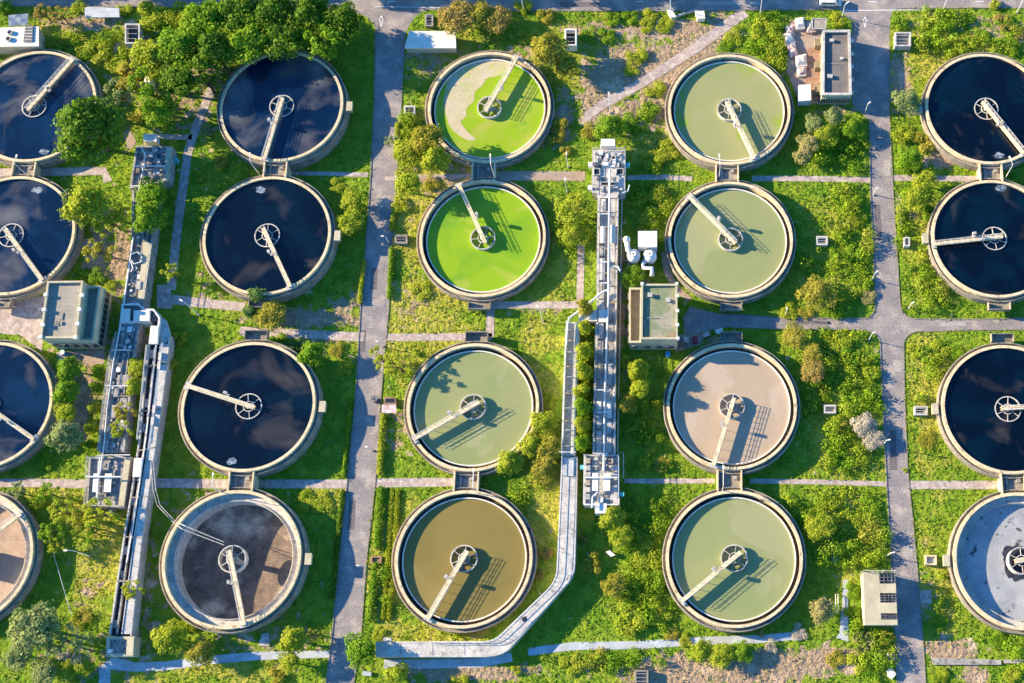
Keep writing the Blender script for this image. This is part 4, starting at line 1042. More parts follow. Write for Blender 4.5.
mb.build('guard_rail', M['steel'], t)
# top left plant building with fans
h = 3.6
t = empty('fan_building', (*W(15, 38), 0), 'white-roofed plant building with two roof fans in the top left corner', 'building')
P1 = WP([(-30, 29), (38, 27), (38, 45.5), (-30, 46.5)], h)
MB().prism(P1, 0, h - .2).build('wall', M['cream_wall'], t); r = MB().prism(inset(P1, -.15), h - .198, h).build('roof', M['panel'], t)
for x, y in ((10.5, 33), (9, 39.5)):
    c = W(x, y, h); f = MB().ringbox(.45, .6, h + .002, h + .45, 20, *c).build('fan', M['steel'], r); MB().rbox(*c, .9, .12, h + .2, h + .26, .6).rbox(*c, .12, .9, h + .2, h + .26, .6).build('blade', M['darksteel'], f)
lv = WP([(25, 25.5), (33, 25.5), (32, 41.5), (23, 41.5)], h + .3); o = MB().prism(lv, h + .002, h + .2).build('louvre', M['darksteel'], r)
mb = MB()
for k in range(5):
    y = 27 + k * 3; a = WP([(25 - .1 * k, y), (32.5 - .1 * k, y), (32.5 - .1 * k, y + 1), (25 - .1 * k, y + 1)], h + .3); mb.prism(a, h + .202, h + .3)
mb.build('slat', M['steel'], o)
t = empty('blue_tarpaulin_frame', (*W(18, 20), 0), 'steel frame under a blue tarpaulin behind the white-roofed plant building', 'tarpaulin frame')
q = WP([(8.5, 15), (28, 13.5), (27.5, 25), (8.5, 26)], 2.4); MB().prism(q, 2.3, 2.38).build('tarpaulin', material('blue tarpaulin', (.07, .13, .25), (.3, .34, .38), .8), t)
mb = MB()
for a_, b_ in q: mb.tube([(a_, b_, 0), (a_, b_, 2.29)], .06, 6)
mb.build('post', M['steel'], t)
t = empty('grey_slab_shelter', (*W(102, 12), 0), 'low grey roof slab on posts near the top left road edge', 'shelter')
q = WP([(84.5, 8), (88, 6.5), (119, 8), (119.5, 17), (85, 17.5)], 1.6); MB().prism(q, 1.4, 1.6).build('roof', M['bluepath'], t)
mb = MB()
for a_, b_ in inset(q, .3): mb.tube([(a_, b_, 0), (a_, b_, 1.39)], .1, 6)
mb.build('post', M['concrete'], t)
t = empty('white_slab_roof', (*W(430, 40), 0), 'plain white flat roof of a low store beside the top of the service road', 'store')
q = WP([(409, 31), (455.5, 31), (456, 48), (404.5, 48)], 2.6); MB().prism(inset(q, .2), 0, 2.35).build('wall', M['cream_wall'], t); MB().prism(q, 2.352, 2.6).build('roof', M['panel'], t)

# ------------------------------------------------------------------ pits, boxes and small utilities
def pit(px, py, w, h, hgt, label, name='utility_box', body='pale', inner='glass', door=True, cat='utility box', group='concrete utility boxes'):
    q = WP([(px - w / 2, py - h / 2), (px + w / 2, py - h / 2), (px + w / 2, py + h / 2), (px - w / 2, py + h / 2)], hgt); c = centre_of(q)
    t = empty(name, (*c, 0), label, cat, group)
    mb = MB(); th = min(.32, abs(q[1][0] - q[0][0]) * .2); frame_wall(mb, q, 0, hgt, th); mb.build('side_wall', M[body], t)
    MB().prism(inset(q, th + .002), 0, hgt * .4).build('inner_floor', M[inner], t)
    if door:
        x0, x1 = q[0][0] + th, q[1][0] - th; mb = MB()
        for k in range(3): y = q[0][1] - (q[0][1] - q[3][1]) * (k + 1) / 4; mb.bar((x0, y, hgt - .02), (x1, y, hgt - .02), .08, .08)
        mb.build('grating', M['steel'], t)
    return t
pit(132.2, 33.5, 15, 20, 2.2, 'large open-topped white utility box in the top left among yellow shrubs')
pit(570.5, 37, 12, 17, 2.6, 'tall white-framed utility box above the upper lime tank', body='white')
pit(409.5, 110, 11, 9, .9, 'small pale-edged pit beside the service road, left of the upper lime tank')
pit(401, 239, 12.5, 9, .9, 'small dark pit beside the service road, left of the lower lime tank', body='concrete')
pit(429, 20, 8, 12, 1.0, 'narrow dark pit near the autumn tree at the top', body='stone')
pit(822, 240.5, 11.5, 9, 1.0, 'small white pit on shaded grass right of the second sage tank of the fourth column', inner='concrete')
pit(830, 409, 12, 8.5, 1.0, 'small white pit on shaded grass right of the pinkish beige tank', inner='concrete')
pit(921, 410.5, 13.5, 9, 1.0, 'small white pit just right of the east road, level with the third row', inner='roof')
pit(907, 241.5, 6, 9, 1.4, 'slim white box right of the east road, level with the second row', inner='pale', door=False)
pit(931, 560, 11.5, 10, .9, 'square cream lidded box left of the drained bluish grey tank', inner='pale', door=False, body='cream')
pit(903, 39, 16, 14, 1.8, 'white walled box at the top right junction, open on top', inner='roof')
pit(641.5, 677.5, 13.5, 15, 1.3, 'black-edged pit with a grey lid at the bottom edge', body='concrete', inner='roof')
pit(376, 560, 11, 8, .6, 'brown low box between the clipped hedges beside the service road', body='rust', inner='rust', door=False)
pit(448, 15, 0.1 + 4, 8, .8, 'pinkish box half under the autumn tree at the top', body='rust', inner='rust', door=False)
t = empty('pink_bin_shelter', (*W(389, 405), 0), 'small pink-roofed bin shelter with a dark opening on the right of the service road', 'bin shelter')
q = WP([(382, 404.5), (396, 404.5), (396.5, 413), (381.5, 413)], 1.6); MB().prism(q, 1.4, 1.6).build('roof', M['pink'], t)
q = WP([(384, 397), (395, 397), (396, 404), (383.5, 404)], 1.4); MB().prism(q, 0, 1.38).build('body', M['rust'], t); MB().prism(inset(q, .3), 1.382, 1.45).build('lid', M['glass'], t)
t = empty('rubbish_bin', (*W(375.5, 400.5), 0), 'black round bin beside the pink bin shelter', 'bin')
MB().lathe([(0, 0), (.55, 0), (.65, 1.1), (0, 1.1)], 20, *W(375.5, 400.5), closed=False).build('body', M['black'], t); MB().ringbox(.2, .7, 1.1, 1.2, 20, *W(375.5, 400.5)).build('rim', M['darksteel'], t)

def block(name, pts, h, mat, label, cat, lid=None, group=None):
    q = WP(pts, h); t = empty(name, (*centre_of(q), 0), label, cat, group)
    MB().prism(q, 0, h - .08).build('body', M[mat], t); MB().prism(inset(q, -.05), h - .078, h).build('lid', M[lid or mat], t)
    return t
block('white_tilted_panel', [(667.5, 10), (672, 10), (676, 16.5), (671, 17)], 1.2, 'white', 'small white slab tilted by the top road, left of two', 'slab')
block('white_block', [(695, 11), (704, 11), (705, 18), (697.5, 18.5)], 1.6, 'panel', 'white block at the top end of the diagonal path', 'block')
t = empty('low_wall', (*W(685, 14), 0), 'low pale wall running between two white slabs at the top', 'wall'); a, b_ = strip([(676, 17.5), (686, 14), (697, 11)], .3)
MB().prism([a[0], a[1], b_[1], b_[0]], 0, .7).prism([a[1], a[2], b_[2], b_[1]], 0, .7).build('body', M['pale'], t); MB().prism([a[0], a[1], b_[1], b_[0]], .702, .76).build('coping', M['pale'], t)
block('concrete_beam', [(932, 658), (1001, 660), (1001, 664.5), (933, 664.5)], .35, 'stone', 'long thin concrete beam lying on bare soil at the bottom right', 'beam')
block('concrete_beam', [(1004, 659.5), (1030, 659.5), (1030, 663), (1004, 663)], .35, 'stone', 'short concrete beam end at the right edge near the bottom', 'beam')
block('blue_sheet_stack', [(887, 654), (894, 653), (895, 660), (889, 661)], .9, 'bluepath', 'bluish sheet stack beside the east road near the bottom', 'stack')
block('white_sack_pile', [(887, 670), (892, 668.5), (896, 674), (892, 679), (888, 676)], .8, 'panel', 'white sack pile beside the east road at the bottom', 'sack pile')
block('fallen_white_board', [(363, 671), (371, 672), (371, 676), (362, 675)], .5, 'bluepath', 'pale board lying under the bright tree at the bottom of the service road', 'board')
block('white_gas_box', [(606, 552), (609.5, 550.5), (615, 555), (611, 556.5)], 1.0, 'panel', 'small white box among bushes south of the central channel', 'box')
block('broken_slab', [(262, 634), (268, 633), (269, 646), (259, 645)], .3, 'pale', 'broken pale slab on the shaded ground below the drained dark tank', 'slab')
block('grey_manhole', [(833, 557), (838, 556.5), (839, 562), (833, 563)], .5, 'bluepath', 'small bluish manhole on the dark grass right of the bottom sage tank', 'manhole')
block('white_pallet', [(145, 77), (149.5, 76), (149.5, 82), (144, 82)], 3.5, 'panel', 'white box just visible among the top left trees', 'box')
# pale twin bars next to the blue path
t = empty('twin_bars', (*W(836, 600), 0), 'pair of thin white bars standing left of the bluish path', 'bars')
for x in (835.5, 838): MB().tube(zpts([(x, 594), (x + .4, 612)], .8), .07, 6).tube([(*W(x, 594, .8), 0), (*W(x, 594, .8), .8)], .05, 5).tube([(*W(x + .4, 612, .8), 0), (*W(x + .4, 612, .8), .8)], .05, 5).build('bar', M['white'], t)

# yard beside the gate building
YB = [('heap of pink and white sacks nearest the top of the yard', [(786, 26), (793, 24), (794, 34), (787, 36)], .9), ('pinkish tarpaulin heap second from the top of the yard', [(783, 33), (791, 31), (795, 40), (786, 44)], 1.1),
      ('pinkish tarpaulin heap third from the top of the yard', [(787, 42), (795, 40), (798, 53), (791, 55)], 1.2), ('white and pink tarpaulin heap above the white box', [(796, 55), (806, 53), (807, 64), (797, 65)], 1.3),
      ('pale tarpaulin heap touching the white box', [(797, 66), (806, 65), (806, 74), (798, 75)], 1.0), ('tall stack of pale crates at the yard gate', [(796, 17), (804, 16), (805, 26), (797, 27)], 1.5),
      ('pinkish heap at the north corner of the long dark-roofed building', [(808, 22), (815, 18), (816, 30), (807, 31)], 1.1)]
for i, (lb, pts, hh) in enumerate(YB):
    q = WP(pts, hh); c = centre_of(q); t = empty('covered_heap', (*c, 0), lb, 'heap', 'covered heaps in the yard'); rr = random.Random(i)
    base = inset(q, -.1); mb = MB(); n = len(base); mid = inset(q, .35)
    mb.prism(base, 0, hh * .6); mb.build('body', M['pink'] if i not in (3, 4, 5) else M['panel'], t)
    mb = MB(); mb.add([(*p, hh * .602) for p in inset(q, .05)] + [(c[0] + (p[0] - c[0]) * .45 + rr.uniform(-.2, .2), c[1] + (p[1] - c[1]) * .45, hh + rr.uniform(-.2, .2)) for p in q],
                      [(k, (k + 1) % n, n + (k + 1) % n, n + k) for k in range(n)] + [tuple(range(n, 2 * n))]); mb.build('tarpaulin', M['panel'] if i % 2 else M['pink'], t)
t = block('white_container', [(798.5, 85), (810.5, 84.5), (811, 100), (798.5, 101)], 2.4, 'white', 'small white container at the bottom of the yard beside the long building', 'container')
t = empty('canopy_frame', (*W(819, 25), 0), 'grey open canopy frame at the north end of the long dark-roofed building', 'canopy')
q = WP([(812, 18), (827, 18), (826, 29), (812, 29)], 2.6); mb = MB(); frame_wall(mb, q, 2.5, 2.6, .2)
for a_, b_ in inset(q, .1): mb.tube([(a_, b_, 0), (a_, b_, 2.5)], .06, 6)
mb.build('frame', M['steel'], t); MB().prism(inset(q, .22), 2.42, 2.48).build('mesh_sheet', M['roof'], t)

# debris by the brown tank
for lb, pts, hh, mt in (('red crate among the debris left of the small yard', [(692, 337), (697, 336), (698, 342), (693, 343)], .8, 'red'), ('pinkish crate among the debris beside the red one', [(684, 337), (689, 337), (689, 342), (684, 342)], .7, 'pink'),
        ('pale pink bag at the right end of the debris', [(715, 330), (722, 328), (723, 332), (717, 334)], .5, 'panel'), ('pink bag in the middle of the debris', [(703, 333), (709, 331), (710, 335), (704, 337)], .6, 'pink'),
        ('dark crate in the debris right beside the mossy-roofed building', [(679, 345), (685, 345), (685, 350), (679, 350)], .6, 'rust')):
    block('debris_crate', pts, hh, mt, lb, 'debris', group='debris above the beige tank')

# white dust collector (two cyclones, hopper box, ducts)
t = empty('dust_collector', (*W(642, 255), 0), 'white machine with two round vessels, ducts and a square box, north of the mossy-roofed building', 'machine')
q = WP([(638, 231), (657, 231), (657, 247), (638, 247)], 4.2); MB().prism(q, 1.0, 4.2).build('filter_box', M['white'], t)
for (x, y) in ((633.5, 255), (650, 255)):
    c = W(x, y, 3.4); v = MB().lathe([(0, 3.9), (.5, 3.8), (1.35, 3.4), (1.4, 1.6), (.5, .3), (0, .3)], 24, *c, closed=False).build('vessel', M['white'], t, True); MB().ringbox(.25, .55, 3.8, 4.2, 16, *c).build('cap', M['panel'], v)
MB().tube(zpts([(626.5, 240), (628, 250), (632, 254)], 3.6), .55, 10).build('duct', M['white'], t, True); MB().lathe([(0, 4.3), (.5, 4.25), (.75, 3.9), (.75, 3.2), (0, 3.2)], 18, *W(626.5, 239.5, 3.8), closed=False).build('fan_cowl', M['white'], t, True)
MB().tube(zpts([(650, 258), (643, 263), (643, 268), (652, 268), (652, 276)], 2.4), .5, 10).build('duct', M['white'], t, True)
c = W(631, 264.5, 1.0); MB().lathe([(0, .9), (.8, .9), (.85, .7), (.85, 0), (0, 0)], 20, *c, closed=False).build('sump_lid', M['steel'], t)
mb = MB()
for x, y in ((639, 232), (656, 232), (639, 246), (656, 246), (630, 252), (637, 258), (647, 252), (654, 258)): cc = W(x, y, 1.0); mb.tube([(*cc, 0), (*cc, 1.6)], .08, 6)
mb.build('leg', M['steel'], t)

# parked van at the top edge (its roof is cut by the frame)
cx_, cy_ = W(830, 3.6); t = empty('white_van', (cx_, cy_, 0), 'white van on the top road, cut by the upper edge of the picture', 'van')
def vb(x0, x1, y0, y1, z0, z1, mb=None): return (mb or MB()).box(cx_ + x0, cx_ + x1, cy_ + y0, cy_ + y1, z0, z1)
mb = MB(); prof = [(-2.4, .35), (2.4, .35), (2.45, .95), (1.75, 1.15), (1.2, 1.85), (.6, 1.95), (-2.2, 1.95), (-2.4, 1.2)]
mb.add([(cx_ + a_, cy_ - .92, z_) for a_, z_ in prof] + [(cx_ + a_, cy_ + .92, z_) for a_, z_ in prof], [tuple(range(8)), tuple(range(15, 7, -1))] + [(i, i + 8, (i + 1) % 8 + 8, (i + 1) % 8) for i in range(8)])
body = mb.build('body', M['white'], t)
mb = MB().add([(cx_ + 1.72, cy_ - .8, 1.19), (cx_ + 1.72, cy_ + .8, 1.19), (cx_ + 1.24, cy_ + .75, 1.86), (cx_ + 1.24, cy_ - .75, 1.86)], [(0, 1, 2, 3)]).build('windscreen', M['glass'], body)
vb(-1.9, 1.0, -.935, -.925, 1.2, 1.7).build('side_window', M['glass'], body)
for a_ in (-1.5, 1.5):
    for s in (-.85, .85):
        wl = MB().tube([(cx_ + a_, cy_ + s - .1, .34), (cx_ + a_, cy_ + s + .1, .34)], .34, 16).build('wheel', M['black'], t); MB().tube([(cx_ + a_, cy_ + s - .11, .34), (cx_ + a_, cy_ + s + .11, .34)], .18, 10).build('rim', M['steel'], wl)
for s in (-.6, .6): vb(2.44, 2.47, s - .15, s + .15, .7, .88).build('headlight', M['panel'], t)

# ------------------------------------------------------------------ lamp posts
def lamp(px, py, h, adir, alen, label, head=.42):
    if h < 4.5: alen *= .55; head = .34
    x, y = W(px, py); t = empty('lamp_post', (x, y, 0), label, 'lamp post', 'white lamp posts')
    MB().tube([(x, y, 0), (x, y, h * .5), (x, y, h)], .11, 8, .06).build('pole', M['white'], t)
    ax, ay = cos(radians(adir)) * alen, sin(radians(adir)) * alen
    MB().tube([(x, y, h - .02), (x + ax * .4, y + ay * .4, h + .25), (x + ax, y + ay, h + .32)], .07, 6).build('arm', M['white'], t)
    MB().rbox(x + ax * 1.05, y + ay * 1.05, head * 1.6, head * .8, h + .24, h + .42, radians(adir)).build('lamp_head', M['panel'], t)
    MB().tube([(x, y, 0), (x, y, .25)], .28, 8).build('base', M['concrete'], t)
for a in ((262, 178, 8, 95, 1.6, 'lamp post between the two upper tanks of the second column'),
          (226, 495, 8, 90, 2.4, 'lamp post between the third tank and the drained dark tank, second column'),
          (33, 180, 8, 80, 1.6, 'lamp post between the two upper tanks of the far left column'),
          (496, 181, 8, 95, 2.0, 'lamp post between the two lime green tanks'),
          (719, 181, 8, 95, 2.0, 'lamp post between the two upper tanks of the fourth column'),
          (479, 495, 8, 90, 3.2, 'lamp post between the sage tank and the ochre tank, middle column'),
          (722, 493, 8, 90, 3.4, 'lamp post between the beige tank and the bottom sage tank'),
          (1003.5, 181, 8, 110, 1.6, 'lamp post between the two upper tanks of the far right column'),
          (610.3, 113, 7, 90, .8, 'lamp post at the foot of the diagonal path'),
          (199, 315, 7.5, 150, 1.0, 'leaning-looking lamp post at the path corner below the second tank of the second column'),
          (543, 321, 7, 120, .8, 'lamp post on the grass between the lower lime tank and the branch channel'),
          (90, 556, 7.5, 180, 1.2, 'lamp post on the sunny grass left of the second left channel'),
          (568.3, 167, 5, 90, .6, 'short lamp post by the earth path left of the inlet chamber, upper'),
          (567, 192, 5, 90, .6, 'short lamp post by the earth path left of the inlet chamber, lower'),
          (524, 11, 7, 90, .8, 'lamp post at the top road, above the tall utility box'),
          (670.5, 13, 7, 90, .8, 'lamp post at the top road by the tilted white slab'),
          (760, 16, 6, 90, .8, 'lamp post at the top road above the thicket left of the yard'),
          (842, 17.5, 5, 40, .8, 'lamp post at the top road beside the give way marking'),
          (942.5, 11.5, 7, 90, .8, 'lamp post at the top road, second from the right edge'),
          (1017, 12.5, 7, 80, 1.0, 'lamp post at the top road nearest the right edge'),
          (389, 243, 3.5, 180, 1.0, 'lamp post beside the service road opposite the dark pit'),
          (383.5, 347, 3.5, 180, .8, 'lamp post beside the service road at the second path crossing'),
          (373, 451, 3.5, 180, .8, 'lamp post beside the service road, left of the sage tank of the third row'),
          (366, 568, 3.5, 180, 1.2, 'lamp post beside the service road opposite the brown box'),
          (872, 280, 4, 35, .9, 'lamp post at the east road just above the junction'),
          (869, 340, 4, 35, .9, 'lamp post at the corner just below the east road junction'),
          (883, 445, 4, 10, 1.0, 'lamp post at the east road beside the pale dead shrub'),
          (887, 556, 4, 10, 1.0, 'lamp post at the east road above the pale store'),
          (865, 113, 4, 35, .9, 'lamp post right below the long dark-roofed building'),
          (785.5, 315, 3, 90, .6, 'low lamp by the hedge above the cross road'),
          (873.5, 195, 3, 20, .5, 'low lamp beside the east road below the upper crossing path'),
          (909, 308, 3, 20, .5, 'low lamp on the corner right of the east road junction')):
    lamp(*a)
# thin guy cable
t = empty('guy_cable', (*W(60, 575), 0), 'thin straight cable stretched over the dark grass right of the drained brown tank', 'cable')
MB().tube(zpts([(53, 552), (71, 614)], 1.0), .05, 5).build('cable', M['white'], t); MB().tube([(*W(71, 614, 1.), 0), (*W(71, 614, 1.), 1.0)], .07, 6).tube([(*W(53, 552, 1.), 0), (*W(53, 552, 1.), 1.0)], .07, 6).build('peg', M['steel'], t)
# bright reflections on the dark tanks' water, painted as flat pale patches
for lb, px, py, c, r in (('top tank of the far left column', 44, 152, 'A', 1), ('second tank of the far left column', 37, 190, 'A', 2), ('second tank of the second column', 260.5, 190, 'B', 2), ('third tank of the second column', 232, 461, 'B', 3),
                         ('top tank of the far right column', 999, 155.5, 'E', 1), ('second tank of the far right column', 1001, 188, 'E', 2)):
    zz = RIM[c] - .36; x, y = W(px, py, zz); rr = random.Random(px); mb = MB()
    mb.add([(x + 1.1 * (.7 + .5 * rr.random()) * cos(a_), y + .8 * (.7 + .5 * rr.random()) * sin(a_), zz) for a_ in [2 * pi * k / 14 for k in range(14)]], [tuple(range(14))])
    o = mb.build('glint', M['glint']); tag(o, 'painted pale reflection on the water of the ' + lb, 'glint', 'painted reflections on the dark tanks')
# ------------------------------------------------------------------ vegetation
def leaf_quads(P, Nn, size, rs, jit=.9):
    """one four-cornered leaf spray per point P, roughly facing Nn"""
    n = len(P)
    nr = Nn + rs.normal(0, jit * .55, (n, 3)); nr /= np.linalg.norm(nr, axis=1, keepdims=True) + 1e-9
    t = np.cross(nr, rs.normal(0, 1, (n, 3))); t /= np.linalg.norm(t, axis=1, keepdims=True) + 1e-9
    b_ = np.cross(nr, t); s = (size * rs.uniform(.6, 1.35, n))[:, None]; w = rs.uniform(.5, .95, n)[:, None]
    q = np.stack([P - t * s * .5, P + b_ * s * w * .5, P + t * s * .5, P - b_ * s * w * .5], 1)
    return q.reshape(-1, 3)
def blob_points(blobs, dens, rs, inner=.25):
    Ps, Ns = [], []
    for (x, y, z, r, rz) in blobs:
        n = max(12, int(dens * r * r * 12.6 * .75))
        d = rs.normal(0, 1, (n, 3)); d /= np.linalg.norm(d, axis=1, keepdims=True); d[:, 2] = np.where(d[:, 2] < -.35, -d[:, 2], d[:, 2])
        k = (1 - inner * rs.rand(n) ** 1.5)[:, None] * (1 + .16 * np.sin(d[:, :1] * 7 + x * 3) * np.cos(d[:, 1:2] * 6 + y)) * np.where(rs.rand(n, 1) < .14, rs.uniform(1.05, 1.45, (n, 1)), 1.0)
        Ps.append(np.array([x, y, z]) + d * k * np.array([r, r, rz])); Ns.append(d)
    return np.concatenate(Ps), np.concatenate(Ns)
def crown_mesh(kind, seed):
    """crown of unit radius 1 (about 1 m), centred over the origin; z from 0"""
    rs = np.random.RandomState(seed); blobs = []
    if kind == 'round':
        blobs.append((0, 0, .55, .62, .5))
        for k in range(11):
            a = 2 * pi * k / 11 + rs.rand() * .6; d = rs.uniform(.42, .78); blobs.append((d * cos(a), d * sin(a), rs.uniform(.3, .75), rs.uniform(.24, .36), rs.uniform(.22, .32)))
        for k in range(6):
            a = rs.rand() * 6.28; d = rs.uniform(0, .4); blobs.append((d * cos(a), d * sin(a), rs.uniform(.85, 1.1), rs.uniform(.2, .3), .22))
        size, dens, inner = .105, 260, .25
    elif kind == 'airy':
        for k in range(17):
            a = rs.rand() * 6.28; d = .9 * rs.rand() ** .6; blobs.append((d * cos(a), d * sin(a), rs.uniform(.3, 1.0), rs.uniform(.13, .27), rs.uniform(.12, .2)))
        size, dens, inner = .105, 230, .5
    elif kind == 'bush':
        for k in range(9):
            a = rs.rand() * 6.28; d = .62 * rs.rand() ** .5; blobs.append((d * cos(a), d * sin(a), rs.uniform(.2, .5), rs.uniform(.28, .42), rs.uniform(.25, .4)))
        size, dens, inner = .13, 150, .3
    else:   # tall narrow
        for k in range(12):
            z = .2 + 1.6 * k / 11; r = .5 * (1 - .35 * abs(z - .9)); a = rs.rand() * 6.28; d = rs.uniform(.1, .4); blobs.append((d * cos(a), d * sin(a), z, r, .3))
        size, dens, inner = .13, 150, .3
    P, Nn = blob_points(blobs, dens, rs, inner)
    return numesh('crown', leaf_quads(P, Nn, size, rs), 4, LEAF['green']), blobs
CROWNS = {k: [crown_mesh(k, 10 * i + j) for j in range(4)] for i, k in enumerate(('round', 'airy', 'bush', 'column'))}
def branch_mesh(kind, blobs, zc, seed):
    """tapered trunk with limbs to the larger clumps, unit crown radius; crown starts at zc"""
    mb = MB(); rs = random.Random(seed)
    mb.tube([(0, 0, 0), (.03, .02, zc * .5), (0, .02, zc + .35)], .075, 7, .045)
    for (x, y, z, r, rz) in blobs[:10]:
        b0 = (0, .01, zc * rs.uniform(.6, 1)); mb.tube([b0, (x * .5, y * .5, zc + z * .45), (x * .9, y * .9, zc + z * .9)], .035, 5, .012)
    return mb.mesh('trunk', M['bark'])
TRUNKS = {}
def plant(px, py, rpx, kind, col, label, hf=1.0, group=None, cat='tree', name=None, squash=1.0):
    """px, py, rpx: crown centre and radius as seen; hf scales the height"""
    r = 1.12 * rpx * CAM_Z / 1281.6 / .95 * (1.0 + (H_SC(py)))
    zc = {'round': .9, 'airy': 1.0, 'bush': .05, 'column': .15}[kind]
    zs = {'round': .85, 'airy': .9, 'bush': .75, 'column': 1.15}[kind] * hf
    ztop = (zc + (.9 if kind != 'column' else 1.6)) * r * zs
    x, y = W(px, py, ztop * .75)
    name = name or {'round': 'broadleaf_tree', 'airy': 'open_crowned_tree', 'bush': 'bush', 'column': 'tall_shrub'}[kind]
    if kind == 'bush' and cat == 'tree': cat = 'bush'
    if kind == 'column' and cat == 'tree': cat = 'shrub'
    t = empty(name, (x, y, 0), label, cat, group or {'round': 'broadleaf trees', 'airy': 'open crowned trees', 'bush': 'bushes', 'column': 'tall shrubs'}[kind], rz=rnd.random() * .9 - .45)
    t.scale = (r, r * squash, r * zs)
    i = rnd.randrange(4); me, blobs = CROWNS[kind][i]
    c = link('crown', me, t, (0, 0, zc), mat=LEAF[col]); 
    if (kind, i) not in TRUNKS: TRUNKS[(kind, i)] = branch_mesh(kind, blobs, zc, i)
    link('trunk', TRUNKS[(kind, i)], t)
    return t
def H_SC(py): return .12 * (341 - py) / 341
R, A_, B_, C_ = 'round', 'airy', 'bush', 'column'
